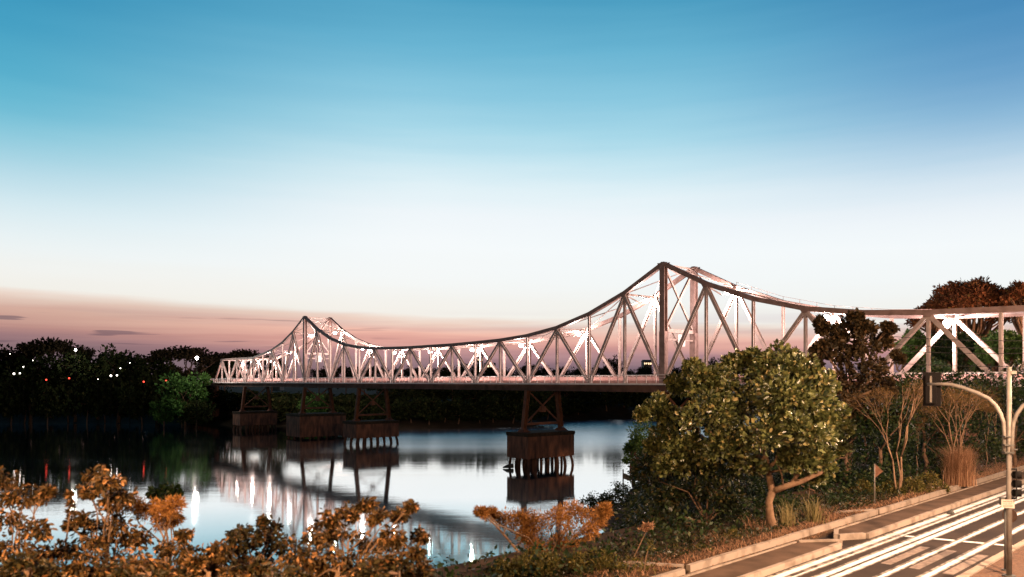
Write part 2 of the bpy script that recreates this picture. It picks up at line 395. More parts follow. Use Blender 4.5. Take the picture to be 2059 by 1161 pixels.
kerb_run(-40, 120, -8.05, -7.76, .11)
def kerb_return(p, q):
    a, b_ = road(*p), road(*q); m = MB(); m.beam(a+Vector((0,0,.02)), b_+Vector((0,0,.02)), .18, .44, (b_-a).cross(Vector((0,0,1))))
    return tag(m.build('kerb', KERB), kind='structure')
kerb_return((22.5,-14.85),(21.4,-16.6)); kerb_return((39.05,-14.86),(36.9,-15.9)); kerb_return((51.1,-14.86),(49.2,-15.9))
kerb_return((29.2,-14.0),(30.6,-12.9)); kerb_return((32.7,-14.0),(31.5,-13.5)); kerb_return((31.5,-13.4),(32.6,-12.8))
b = MB(); b.prism([(p.x, p.y) for p in (road(-40,-13.99), road(29.1,-13.99), road(30.4,-12.95), road(29.9,-12.81), road(-40,-12.81))], 6.2, 6.57)
tag(b.build('path', PATHM), kind='structure')
b = MB(); b.prism([(p.x, p.y) for p in (road(32.7,-13.99), road(120,-13.99), road(120,-12.81), road(32.7,-12.81), road(31.7,-13.45))], 6.2, 6.57)
tag(b.build('path', PATHM), kind='structure')
def brick_mat():
    m = bpy.data.materials.new('brick_pavers'); m.use_nodes = True; nt = m.node_tree; bs = nt.nodes['Principled BSDF']
    g = nt.nodes.new('ShaderNodeNewGeometry'); mp = nt.nodes.new('ShaderNodeMapping'); mp.inputs['Rotation'].default_value = (0,0,math.radians(18))
    nt.links.new(g.outputs['Position'], mp.inputs['Vector'])
    t = nt.nodes.new('ShaderNodeTexBrick'); t.inputs['Color1'].default_value = (.17,.085,.045,1); t.inputs['Color2'].default_value = (.10,.048,.026,1)
    t.inputs['Mortar'].default_value = (.04,.025,.018,1); t.inputs['Scale'].default_value = 3.2; t.inputs['Mortar Size'].default_value = .03
    nt.links.new(mp.outputs[0], t.inputs['Vector']); nt.links.new(t.outputs[0], bs.inputs['Base Color'])
    bp = nt.nodes.new('ShaderNodeBump'); bp.inputs['Strength'].default_value = .9; bp.inputs['Distance'].default_value = .08
    n = nt.nodes.new('ShaderNodeTexNoise'); n.inputs['Scale'].default_value = 9; nt.links.new(g.outputs['Position'], n.inputs['Vector'])
    nt.links.new(n.outputs[0], bp.inputs['Height']); nt.links.new(bp.outputs[0], bs.inputs['Normal']); bs.inputs['Roughness'].default_value = .9
    return m
strip('pavement', -40, 120, -7.74, -2.5, -.3, .10, brick_mat())
def marks(name, rects, m, z=.004):
    b = MB()
    for (u0, u1, v0, v1) in rects:
        k = len(b.v); b.v += [road(u0,v0,z), road(u1,v0,z), road(u1,v1,z), road(u0,v1,z)]; b.f.append([k+3,k+2,k+1,k][::-1])
    return tag(b.build(name, m), kind='structure')
marks('crosswalk', [(28.6,32.7,v,v+.34) for v in (-10.66,-9.72,-8.66)], MARKW)
b = MB(); b.v += [road(34.1,-12.3,.004), road(35.2,-8.1,.004), road(35.5,-8.1,.004), road(34.4,-12.3,.004)]; b.f.append([0,1,2,3])
tag(b.build('stop_line', MARK), kind='structure')
TRAILS = [(-12.42,-12.16),(-11.96,-11.88),(-11.40,-11.18),(-11.06,-10.84),(-9.98,-9.84),(-8.98,-8.80)]
for v0, v1 in TRAILS:                                     # headlight trails painted as white stripes, grey sides for their soft fall-off
    marks('trail_stripe', [(-60,250,v0,v1)], MARK, .008)
    marks('trail_stripe', [(-60,250,v0-.11,v0-.002),(-60,250,v1+.002,v1+.07)], TRAILFADE, .008)

# ------------------------------------------------------------------ the bridge
BT = Vector((.6395,-.7688,0)); BQ = Vector((.7688,.6395,0)); BP0 = Vector((18.53,96,0)); BL = 6.342; BW = 6.1
NX = {0:1333,-1:1254,-2:1187,-3:1121,-4:1061,-5:1006,-6:957,-7:909,-8:867,-9:826,-10:789,-11:754,-12:721.7,-13:691.5,-14:663.6,-15:638,-16:614,
      -17:590,-18:569,-19:549,-20:529,-21:510,-22:492,-23:476,-24:461,-25:446,-26:433,1:1420,2:1516,3:1617,4:1738,5:1868,6:2013}
_n = np.array(sorted(NX)); _x = np.array([NX[k] for k in _n], float)
_e = (_x-1328.71)/(13.1947+.050791*_x)
_c = np.polyfit(_n, _e, 5)
def nspan(n):
    if n < -26: return float(np.polyval(_c, -26))+(n+26)*.97
    if n > 6: return float(np.polyval(_c, 6))+(n-6)
    return float(np.polyval(_c, n))
def bpt(n, q, z): return BP0+BT*(BL*nspan(n))+BQ*q+Vector((0,0,z))
DZ = CZ-.30
def chord_h(n):
    k = min(abs(n), abs(n+16))
    t = [14.6,11.5,9.2,7.65,6.8,6.4,6.25]
    h = t[k] if k < 7 else 6.15
    if n <= -21: h = 6.0
    return CZ+h
N0, N1 = -26, 10
bridge = empty('truss_bridge', (BP0.x, BP0.y, 0), 'long pale steel truss bridge with two peaked towers, crossing the river on piers', 'bridge')
def bpart(b, name, m): return b.build(name, m, bridge)
for q in (0, BW):
    b = MB(); tops = [n for n in range(N0+1, N1)]
    for n in tops[:-1]:
        b.beam(bpt(n, q, chord_h(n)), bpt(n+1, q, chord_h(n+1)), .52, .52, BQ)
    b.beam(bpt(N0, q, DZ+.2), bpt(N0+1, q, chord_h(N0+1)), .45, .4, BQ)
    for n in tops:                                     # gusset plates at the panel points
        if n % 2 or n in (0, -16):
            z = chord_h(n); s = .62 if n % 2 else .8
            for o in (-.27, .27):
                c = bpt(n, q+o, z); d = BT
                b.hexa([c-d*s+Vector((0,0,.1))-BQ*.015, c-d*.42*s-Vector((0,0,.75*s))-BQ*.015, c+d*.42*s-Vector((0,0,.75*s))-BQ*.015, c+d*s+Vector((0,0,.1))-BQ*.015,
                        c-d*s+Vector((0,0,.1))+BQ*.015, c-d*.42*s-Vector((0,0,.75*s))+BQ*.015, c+d*.42*s-Vector((0,0,.75*s))+BQ*.015, c+d*s+Vector((0,0,.1))+BQ*.015])
    bpart(b, 'top_chord', CHORD)
    b = MB()
    for n in range(N0-3, N1+2): b.beam(bpt(n, q, DZ-.62), bpt(n+1, q, DZ-.62), .40, .95, BQ)
    bpart(b, 'edge_girder', GIRD)
    for n in range(N0+1, N1):
        tower = n in (0, -16)
        b = MB()
        if tower:
            b.hbeam(bpt(n, q, DZ-.1), bpt(n, q, chord_h(n)-.25), BQ, .62, .75, .06)
            b.beam(bpt(n, q, DZ), bpt(n, q, DZ+6.5), .7, .85, BQ)
        else:
            b.hbeam(bpt(n, q, DZ-.1), bpt(n, q, chord_h(n)-.22), BQ, .34, .26, .04)
        bpart(b, 'vertical', CHORD if tower else PAINT)
    for n in range(N0, N1):
        if n == N0: continue
        lo, hi = (n, n+1) if n % 2 == 0 else (n+1, n)
        b = MB(); b.hbeam(bpt(lo, q, DZ), bpt(hi, q, chord_h(hi)-.2), BQ, .40, .36, .05)
        bpart(b, 'diagonal', PAINT)
# deck, walkway edges, railings
b = MB()
for n in range(N0-5, N1+5): b.box((bpt(n,BW/2,DZ-.13)+bpt(n+1,BW/2,DZ-.13))/2, (bpt(n+1,0,0)-bpt(n,0,0))/2, BQ*(BW/2-.3), (0,0,.11))
bpart(b, 'deck', DECK)
for q in (-.75, BW+.75):
    b = MB()
    for n in range(N0-4, N1+3): b.box((bpt(n,q,DZ-.06)+bpt(n+1,q,DZ-.06))/2, (bpt(n+1,0,0)-bpt(n,0,0))/2, BQ*.42, (0,0,.10))
    bpart(b, 'walkway', WHITE)
    b = MB(); qq = q-.36 if q < 0 else q+.36
    p0, p1 = bpt(N0-4, qq, DZ+.04), bpt(N1+3, qq, DZ+.04); d = p1-p0; L = d.length; u = d.normalized()
    for h, w in ((1.06,.06),(.72,.03),(.42,.03)): b.beam(p0+Vector((0,0,h)), p1+Vector((0,0,h)), w, w, BQ)
    s = 0
    while s < L:
        c = p0+u*s; b.beam(c, c+Vector((0,0,1.08)), .07, .07, BQ); s += 1.58
    bpart(b, 'railing', WHITE)
for q, nm in ((.42,'glow_wall'), (BW-.42,'glow_wall')):  # added walls that carry the pink traffic glow along the deck
    b = MB(); hgt = .40 if q < 1 else .95
    for n in range(N0-4, N1+3): b.box((bpt(n,q,DZ+hgt/2)+bpt(n+1,q,DZ+hgt/2))/2, (bpt(n+1,0,0)-bpt(n,0,0))/2*.985, BQ*.07, (0,0,hgt/2))
    bpart(b, nm, GLOWPINK)
# sway struts and lattice between the two trusses
for n in range(N0+1, N1):
    if n % 2 or n in (0, -16):
        z = chord_h(n); b = MB()
        b.beam(bpt(n,.25,z-.15), bpt(n,BW-.25,z-.15), .22, .22, BT); bpart(b, 'sway_strut', PAINT)
        if z-CZ > 7:
            b = MB(); zz = max(CZ+5.6, z-2.6)
            b.beam(bpt(n,.25,z-.3), bpt(n,BW/2,z-1.1), .14, .12, BT); b.beam(bpt(n,BW-.25,z-.3), bpt(n,BW/2,z-1.1), .14, .12, BT)
            bpart(b, 'knee_brace', PAINT)
for n in range(-25, 9):
    if n % 2 == 0: continue
    b = MB(); z0, z1 = chord_h(n), chord_h(n+2)
    if n+1 in (0, -16):
        zm = chord_h(n+1)
        for m0, m1, a, c in ((n, n+1, z0, zm), (n+1, n+2, zm, z1)):
            b.beam(bpt(m0,.2,a-.05), bpt(m1,BW-.2,c-.05), .12, .10, BT); b.beam(bpt(m0,BW-.2,a-.18), bpt(m1,.2,c-.18), .12, .10, BT)
    else:
        b.beam(bpt(n,.2,z0-.05), bpt(n+2,BW-.2,z1-.05), .12, .10, BT); b.beam(bpt(n,BW-.2,z0-.18), bpt(n+2,.2,z1-.18), .12, .10, BT)
    bpart(b, 'top_lattice', PAINT)
for n in (0, -16):
    b = MB(); zt, zb = chord_h(n)-.6, CZ+6.3
    b.beam(bpt(n,.3,zb), bpt(n,BW-.3,zb), .35, .45, BT)
    b.beam(bpt(n,.3,zb-1.1), bpt(n,BW-.3,zb-1.1), .18, .2, BT)
    b.hbeam(bpt(n,.35,zb+.3), bpt(n,BW-.35,zt), BT, .24, .26, .04); b.hbeam(bpt(n,.35,zt), bpt(n,BW-.35,zb+.3), BT, .18, .22, .04)
    bpart(b, 'tower_portal', PAINT)
    b = MB(); b.box(bpt(n,BW*.52,zb-1.15)+BT*.3, BQ*.7, BT*.03, (0,0,.75)); bpart(b, 'height_sign', WHITE)
# inspection handrail standing on the top chord, right of the near tower
for q in (BW,):
    b = MB()
    for n in range(1, 5):
        p0, p1 = bpt(n,q,chord_h(n)+.25), bpt(n+1,q,chord_h(n+1)+.25)
        b.beam(p0+Vector((0,0,.42)), p1+Vector((0,0,.42)), .035, .035, BQ)
        for k in range(3):
            c = p0.lerp(p1, k/3); b.beam(c, c+Vector((0,0,.42)), .035, .035, BQ)
    bpart(b, 'chord_handrail', CHORD)
# piers: box caps on raking piles, with braced steel legs under each truss
def pier(n, a, c, z0, z1, shift=-.35, legs=True, npile=(3,7)):
    b = MB(); ctr = bpt(n, BW/2+shift, 0)
    def cap(zA, zB, ga, gc): b.box(ctr+Vector((0,0,(zA+zB)/2)), BT*(a+ga), BQ*(c+gc), (0,0,(zB-zA)/2))
    cap(z0, z1-.55, 0, 0)
    p = bpart(b, 'pier', CONC)
    b = MB(); cap(z1-.548, z1, .10, .10); b.build('cap_slab', CAPD, p)
    for i in range(npile[0]):
        for j in range(npile[1]):
            s = -1+2*i/(npile[0]-1); t = -1+2*j/(npile[1]-1)
            if random.random() < .12 and abs(t) < .9: continue
            r0 = ctr+BT*(a*.86*s)+BQ*(c*.9*t); r1 = r0+BT*(.35*s+random.uniform(-.15,.15))+BQ*(.4*t+random.uniform(-.2,.2))
            m = MB(); rr = random.uniform(.19,.27)
            m.tube([r1+Vector((0,0,-2.2)), r0.lerp(r1,.45)+Vector((0,0,z0*.5)), r0+Vector((0,0,z0+.06))], [rr*1.15, rr, rr*.95], 7)
            m.build('pile', PILE, p)
    if legs:
        zt = DZ-1.08
        for q, sg in ((0,-1),(BW,1)):
            m = MB(); top = bpt(n, q, zt); bot = bpt(n, q+sg*.75, z1+.45)
            m.hbeam(bot, top, BQ, .62, .6, .07)
            m.hexa([bot+BT*sx*.75+BQ*sy*.75+Vector((0,0,-.45)) for sx, sy in ((-1,-1),(1,-1),(1,1),(-1,1))]+[bot+BT*sx*.4+BQ*sy*.4 for sx, sy in ((-1,-1),(1,-1),(1,1),(-1,1))])
            m.build('leg', RUST, p)
        m = MB(); A, B = bpt(n,.3,zt-.3), bpt(n,BW-.3,zt-.3); C, D = bpt(n,-.55,z1+1.1), bpt(n,BW+.55,z1+1.1)
        m.beam(A+BT*.12, D+BT*.12, .2, .22, BT); m.beam(B-BT*.12, C-BT*.12, .2, .22, BT)
        x = (A+B+C+D)/4-Vector((0,0,.15)); m.box(x, BT*.30, BQ*.4, (0,0,.42))
        m.build('cross_brace', RUST, p)
        m = MB(); m.beam(C+Vector((0,0,.1)), D+Vector((0,0,.1)), .3, .38, BT); m.build('leg_tie', RUST, p)
        m = MB(); m.beam(A+Vector((0,0,.35)), B+Vector((0,0,.35)), .3, .4, BT); m.build('leg_tie', RUST, p)
pier(-4, 2.4, 4.7, 1.5, 5.3)
pier(-12, 2.7, 4.9, 1.6, 4.9)
pier(-16, 3.6, 5.6, .5, 5.6, npile=(3,6))
pier(-22, 2.6, 5.0, 1.4, 5.0)
pier(0, 3.2, 5.4, .6, 5.6, npile=(3,6))
bpart(MB().box(bpt(N0-3.4,BW/2,6), BT*2.2, BQ*4.6, (0,0,5.5)), 'abutment', CONC)
bpart(MB().box(bpt(N1+3.5,BW/2,8), BT*3, BQ*4.6, (0,0,3.5)), 'abutment', CONC)
bpart(MB().box(bpt(5.2,BW/2,8.4), BT*.7, BQ*3.9, (0,0,3.05)), 'land_pier', CONC)

# lamps hung under the far truss's upper panel points
ORD = ['first','second','third','fourth','fifth','sixth','seventh','eighth','ninth','tenth','eleventh','twelfth','thirteenth']
def bridge_lamp(n, label, power):
    z = chord_h(n)-.5; p = bpt(n, BW-.15, z)
    t = empty('bridge_lamp', p, label, 'lamp', 'white lamps hung along the truss bridge')
    b = MB(); b.tube([p+Vector((0,0,.2)), p-BQ*.5+Vector((0,0,.1)), p-BQ*1.55], [.05,.05,.04], 6); b.build('bracket', DARKST, t)
    c = p-BQ*1.7-Vector((0,0,.02)); b = MB(); b.box(c+Vector((0,0,.10)), BT*.24, BQ*.32, (0,0,.05)); b.build('lamp_housing', DARKST, t)
    b = MB(); b.sphere(c-Vector((0,0,.2)), .34, 10, 6, (1.1,1.1,.8)); b.build('bulb', E_WHITE, t, True)
    l = bpy.data.lights.new('lamp_light', 'POINT'); l.energy = power; l.color = (1,.74,.65); l.shadow_soft_size = .2
    lo = bpy.data.objects.new('lamp_light', l); COL.objects.link(lo); lo.parent = t; lo.location = c-BQ*.1-Vector((0,0,.68))-Vector(p)
BLP = 6000
for k, n in enumerate(range(-1, -14, -2)):
    bridge_lamp(n, f'white lamp on the bridge between its towers, {ORD[k]} counted from the tall right tower', BLP)
for k, n in enumerate((-15,)): bridge_lamp(n, 'white lamp on the steep chord just right of the small far tower', BLP)
for k, n in enumerate((-17,-19,-21,-23,-25)):
    bridge_lamp(n, f'white lamp on the bridge left of the small far tower, {ORD[k]} counted from that tower', BLP)
for k, n in enumerate((1,3,5,7)):
    bridge_lamp(n, ['white lamp on the sloping chord just right of the tall near tower','white lamp above the dark leafy tree right of the near tower',
                    'white lamp on the bridge in front of the red-brown tree dome','white lamp at the right end of the bridge'][k], BLP)

# ------------------------------------------------------------------ plants
def unit(v): return v/np.maximum(np.linalg.norm(v, axis=1, keepdims=True), 1e-9)
def leaves(name, pts, axisd, size, mat_, parent, aspect=.45, tint=None, fold=.18, hexl=False):
    """one small folded blade per point"""
    n = len(pts); a = unit(axisd); r = unit(rng.normal(size=(n,3))); s = unit(np.cross(a, r)); nn = np.cross(s, a)
    L = size[:,None]; W = L*aspect/2
    if tint is None: tint = rng.random(n)
    if not hexl:
        v = np.stack([pts, pts+a*L*.45+s*W+nn*L*fold*.5, pts+a*L, pts+a*L*.45-s*W+nn*L*fold*.5], 1).reshape(-1,3)
        f = np.arange(n*4).reshape(n,4)
        return link_mesh(name, v, f, mat_, parent, tint=tint)
    k = nn*L*fold*.5
    v = np.stack([pts, pts+a*L*.30+s*W*.8+k, pts+a*L*.72+s*W+k, pts+a*L-nn*L*.12, pts+a*L*.72-s*W+k, pts+a*L*.30-s*W*.8+k], 1).reshape(-1,3)
    i = np.arange(n)[:,None]*6
    f = np.concatenate([i+np.array([[0,1,2,3]]), i+np.array([[0,3,4,5]])], 1).reshape(-1,4)
    return link_mesh(name, v, f, mat_, parent, tint=np.repeat(tint, 2))

def puff_points(clumps, per, shell=.55, puffs=9, pr=.42):
    """leaf positions gathered in uneven puffs over each clump; returns points, outward directions"""
    P, O = [], []
    for (c, r) in clumps:
        c = np.array(c, float); r = np.array(r, float)
        d = unit(rng.normal(size=(puffs,3))); d[:,2] = np.abs(d[:,2])*.9-.35; d = unit(d)
        cen = c+d*r*rng.uniform(.35,.82,(puffs,1)); rad = pr*rng.uniform(.65,1.25,puffs)
        for k in range(puffs):
            m = max(3, int(per/puffs*rng.uniform(.6,1.4)))
            q = unit(rng.normal(size=(m,3))); rr = (rng.random(m)**.5)[:,None]*(1-shell*.3)+shell*.3
            P.append(cen[k]+q*rr*rad[k]*r); O.append(q*.7+d[k]*.5)
    return np.concatenate(P), np.concatenate(O)

def limbs(base, fork, clumps, r0, bend=.12, frac=.75, n=7):
    """tapered trunk to the fork, then a limb to most clumps"""
    b = MB(); base, fork = Vector(base), Vector(fork); H = (fork-base).length
    mids = [base]
    for k in (1,2,3): mids.append(base.lerp(fork, k/4)+Vector((random.uniform(-1,1),random.uniform(-1,1),0))*bend*H*.35)
    mids.append(fork)
    b.tube(mids, [r0*1.35, r0, r0*.92, r0*.86, r0*.8], n)
    for (c, r) in clumps:
        if random.random() > frac: continue
        c = Vector(c); st = fork.lerp(mids[3], random.random()*.4)
        m1 = st.lerp(c, .4)+Vector((random.uniform(-1,1),random.uniform(-1,1),random.uniform(.2,1)))*bend*(c-st).length
        m2 = st.lerp(c, .75)+Vector((random.uniform(-1,1),random.uniform(-1,1),random.uniform(0,.8)))*bend*(c-st).length*.6
        rr = r0*random.uniform(.38,.55)
        b.tube([st, m1, m2, c], [rr, rr*.75, rr*.5, rr*.25], 5)
        for _ in range(3):
            e = c+Vector((random.uniform(-1,1)*r[0], random.uniform(-1,1)*r[1], random.uniform(-.3,1)*r[2]))*.7
            b.tube([m2, m2.lerp(e,.5)+Vector((0,0,.05*(e-m2).length)), e], [rr*.32, rr*.22, rr*.08], 4)
    return b

def pclumps(lst, D, dj=1.2, deep=.8):
    """clumps given as picture position and radius, standing at distance D with real depth"""
    out = []
    for q in lst:
        x, y, r = q[:3]; d = D+random.uniform(-dj, dj)+(q[3] if len(q) > 3 else 0); R = r/F*d
        out.append((at(x, y, d), (R, R*deep, R)))
    return out

def plant(name, label, cat, base, fork, clumps, per, size, lm, bm, r0, group=None, aspect=.45, droop=.3, hexl=False, puffs=9, pr=.42, frac=.75, trunk='trunk', crown='crown', bend=.12, sj=.35):
    t = empty(name, base, label, cat, group)
    limbs(base, fork, clumps, r0, bend, frac).build(trunk, bm, t, True)
    P, O = puff_points(clumps, per, puffs=puffs, pr=pr)
    O = O+rng.normal(size=O.shape)*.55; O[:,2] -= droop
    leaves(crown, P, O, size*rng.uniform(1-sj, 1+sj, len(P)), lm, t, aspect, hexl=hexl)
    return t
def gbase(px, D, dz=0.0):
    x = (px-CX)/F*D; return Vector((x, D, hz(x, D)-.15+dz))

# --- the broad almond tree by the kerb
cl = pclumps([(1560,735,52,0),(1610,760,48,-.6),(1490,748,45,.5),(1425,778,46,1),(1365,780,30,1.5),(1335,832,38,1.5),(1312,826,18,1.5),(1415,838,60,0),(1500,815,72,-1.2),
              (1580,805,72,-1.5),(1645,800,48,-.6),(1668,850,42,-.6),(1672,900,34,-.4),(1625,870,60,-1.6),(1545,878,62,-1.8),(1455,905,56,-.8),(1395,930,55,.3),(1370,895,42,.8),
              (1605,925,42,-.8),(1648,935,30,-.5),(1500,935,40,-.8),(1540,770,60,2),(1600,830,60,2.5),(1450,850,60,2.8),(1345,870,32,1.2),(1320,905,26,1.6),(1290,835,12,1.5),(1660,780,30,0),(1590,728,26,0),(1510,722,24,.4),(1690,870,20,0),(1640,960,18,0),(1395,745,20,1),(1350,935,36,1.4)], 33.5, 1.1)
base = Vector((11.35,33.4,6.5)); fk = at(1553,988,33.3)
t = empty('almond_tree', base, 'broad leafy almond tree with forked pale trunk, beside the kerb', 'tree')
b = MB(); b.tube([base+Vector((.05,0,-.2)), at(1549,1040,33.4), at(1546,1010,33.3), fk], [.25,.18,.155,.165], 9)
b.tube([fk, at(1580,978,33.0), at(1612,968,32.7), at(1640,955,32.5), at(1657,948,32.4)], [.155,.135,.12,.10,.085], 8)
b.tube([at(1590,976,32.9), at(1610,945,32.8), at(1625,912,32.8), at(1630,870,33)], [.10,.085,.07,.04], 7)
b.tube([fk, at(1546,955,33.5), at(1541,925,33.6), at(1530,880,33.8), at(1500,830,34)], [.17,.13,.11,.09,.05], 8)
b.tube([at(1543,940,33.5), at(1560,930,33.4), at(1568,905,33.3), at(1575,850,33)], [.09,.09,.075,.04], 7)
b.tube([at(1541,925,33.6), at(1490,905,34), at(1440,880,34.3), at(1400,840,34.6)], [.10,.08,.06,.04], 7)
b.tube([at(1545,950,33.5), at(1575,945,33.1), at(1600,955,32.9)], [.045,.04,.03], 6)
b.tube([at(1575,978,33.0), at(1572,955,32.8), at(1564,935,32.7)], [.04,.035,.02], 6)
b.build('trunk', BARKL, t, True)
P, O = puff_points(cl, 1000, puffs=16, pr=.34); O = O+rng.normal(size=O.shape)*.5; O[:,2] += .1
leaves('crown', P, O, rng.uniform(.13,.30,len(P)), L_ALM, t, .58, hexl=True)

# --- dark shrubs under and left of the almond
plant('bank_shrub', 'dark tangled shrub with a bent bare stem, left of the almond trunk', 'shrub', gbase(1420,34), at(1420,1050,34),
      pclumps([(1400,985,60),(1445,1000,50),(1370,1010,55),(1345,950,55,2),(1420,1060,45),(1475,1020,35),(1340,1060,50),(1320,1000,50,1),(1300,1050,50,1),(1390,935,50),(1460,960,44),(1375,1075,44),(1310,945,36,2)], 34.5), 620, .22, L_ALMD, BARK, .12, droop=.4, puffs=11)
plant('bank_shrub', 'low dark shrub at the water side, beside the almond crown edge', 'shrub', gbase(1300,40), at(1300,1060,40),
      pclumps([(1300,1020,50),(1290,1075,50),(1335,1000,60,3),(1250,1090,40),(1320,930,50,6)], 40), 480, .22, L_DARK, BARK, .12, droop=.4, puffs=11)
plant('bank_tree', 'small bright green tree leaning over the water, left of the almond crown', 'tree', Vector((11.5,62,hz(11.5,62))), at(1300,920,62),
      pclumps([(1297,868,30),(1280,885,24),(1300,905,26),(1320,880,30),(1268,905,16),(1265,925,14),(1310,940,30)], 62), 420, .24, L_GREEN, BARK, .16, puffs=10)
for (x, y, r, D, lab) in ((1200,1005,26,80,'dark low bush on the tip of the small spit in the water'),(1240,1000,30,81,'dark low bush halfway along the small spit'),
                          (1280,985,42,82,'dark bush at the root of the spit, below the bright green tree'),(1330,950,60,75,'dark bush behind the almond crown by the water')):
    plant('bank_shrub', lab, 'shrub', gbase(x, D), at(x, y+8, D), pclumps([(x,y,r),(x-r*.7,y+6,r*.6),(x+r*.7,y+4,r*.6)], D), 260, .3, L_DARK, BARK, .06)
plant('bank_shrub', 'wispy little plant at the waterline, beside the leaning post', 'shrub', gbase(1238,82), at(1238,985,82), pclumps([(1236,972,9),(1243,982,9),(1238,992,10)], 82), 60, .22, L_DARK, BARKL, .03)

# --- tall open tree and the dark wood behind the kerb
plant('almond_tree', 'tall open brown-leaved tree standing against the bridge, under a lamp', 'tree', gbase(1712,50), at(1712,800,50),
      pclumps([(1700,662,34),(1662,662,18),(1655,705,22),(1742,665,22),(1735,700,30),(1775,690,24),(1695,715,40),(1640,730,20),(1750,745,36),(1700,770,45),(1660,770,34),(1725,820,50),(1775,780,30),(1690,690,30),(1790,660,14),(1650,650,12),(1720,640,16),(1640,800,34),(1700,850,44),(1780,840,34),(1620,770,22),(1805,720,16)], 50, 2.0),
      430, .28, L_BRN, BARK, .2, droop=.1, hexl=True, aspect=.55, pr=.36, puffs=10)
wood = [((1700,48),[(1680,860,60),(1730,860,60),(1700,920,60),(1660,940,50),(1690,980,46),(1735,960,50)],'dark leafy tree close behind the almond crown, right side'),
        ((1770,49),[(1770,845,55),(1800,880,55),(1760,900,55),(1790,935,45),(1825,840,45)],'dark leafy tree behind the pale bare sapling'),
        ((1860,52),[(1850,830,55),(1900,850,55),(1870,890,55),(1850,930,50),(1900,925,45),(1830,790,35)],'dark leafy tree below the hanging signal head'),
        ((1950,55),[(1940,830,50),(1985,840,50),(1960,880,50),(1990,900,40),(1940,790,35)],'dark leafy tree behind the dry grass clump'),
        ((2040,57),[(2030,830,55),(2070,840,55),(2040,885,50),(2090,890,50),(2040,795,35)],'dark leafy tree behind the traffic pole'),
        ((2130,58),[(2110,830,60),(2150,860,60),(2100,890,50)],'dark leafy tree at the right border behind the pole arm'),
        ((1640,44),[(1640,960,50),(1620,1000,45),(1670,1010,40),(1600,960,40)],'dark low tree between almond trunk and triangular sign')]
for (bx, D), c, lab in wood:
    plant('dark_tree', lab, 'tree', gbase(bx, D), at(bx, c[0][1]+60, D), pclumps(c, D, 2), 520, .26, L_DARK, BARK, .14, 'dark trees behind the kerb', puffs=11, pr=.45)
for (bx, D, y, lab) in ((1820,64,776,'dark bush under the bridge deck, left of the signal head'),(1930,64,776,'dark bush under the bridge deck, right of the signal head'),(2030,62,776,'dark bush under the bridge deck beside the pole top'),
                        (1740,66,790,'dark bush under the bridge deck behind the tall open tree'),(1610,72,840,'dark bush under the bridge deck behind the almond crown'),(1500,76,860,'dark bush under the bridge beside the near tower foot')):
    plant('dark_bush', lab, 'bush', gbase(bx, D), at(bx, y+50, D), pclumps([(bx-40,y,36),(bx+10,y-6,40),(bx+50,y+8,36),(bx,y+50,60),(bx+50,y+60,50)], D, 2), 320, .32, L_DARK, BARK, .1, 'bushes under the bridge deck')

# --- bare pale saplings with wispy tops
def bare(px, py, D, top, spread, lab, nb=3, wisps=3400, lean=0):
    base = at(px, py, D); t = empty('bare_sapling', base, lab, 'tree'); b = MB(); tips = []
    H = (py-top)/F*D; S = spread/F*D
    def grow(p, d, L, r, k):
        d = d.normalized(); q1 = p+d*L*.5+Vector((random.uniform(-1,1),random.uniform(-1,1),0))*L*.05; q = p+d*L+Vector((random.uniform(-1,1),random.uniform(-1,1),0))*L*.06
        b.tube([p, q1, q], [r, r*.85, r*.68], 5)
        if k >= 3: tips.append(q); tips.append(q1)
        if k == 5 or q.z > base.z+H: return
        for _ in range(2 if k < 2 or random.random() < .45 else 3):
            sp = .20+.16*k
            e = d+Vector((random.uniform(-1,1)*S/H*4.0+(q.x-base.x)/S*.38, random.uniform(-1,1)*S/H*3.4, random.uniform(0,.25)))*sp
            grow(q, e, L*random.uniform(.62,.80), r*.62, k+1)
    for i in range(nb):
        f = 0 if nb == 1 else i/(nb-1)*2-1
        grow(base-Vector((0,0,.15)), Vector((f*.10+lean*.06+random.uniform(-.03,.03), random.uniform(-.06,.06), 1)), H*random.uniform(.36,.46), H*.0105*random.uniform(.75,1.1), 0)
    b.build('branches', BARKL, t, True)
    tp = np.array([list(q) for q in tips]); P = tp[rng.integers(0,len(tp),wisps)]+rng.normal(size=(wisps,3))*np.array([.16,.16,.10])*S
    leaves('twigs', P, rng.normal(size=(wisps,3))+np.array([0,0,.4]), rng.uniform(.06,.16,wisps), L_WISP, t, .16)
bare(1805,1000,43.0,785,48,'pale bare sapling with a fan of thin branches, right of the triangular sign')
bare(1918,985,47.0,800,62,'thin bare sapling rising behind the dry grass clump', 4, 6000, .8)
bare(1981,945,54.0,830,22,'slim bare sapling right of the dry grass clump', 1, 1500)
bare(2004,940,56.0,820,26,'slim bare sapling just left of the traffic pole', 1, 1500)
bare(1843,955,50.0,850,18,'faint bare sapling in the dark wood below the signal head', 1, 1500)
bare(1627,1010,40.0,930,12,'short straight bare stem right of the almond trunk', 1, 300)

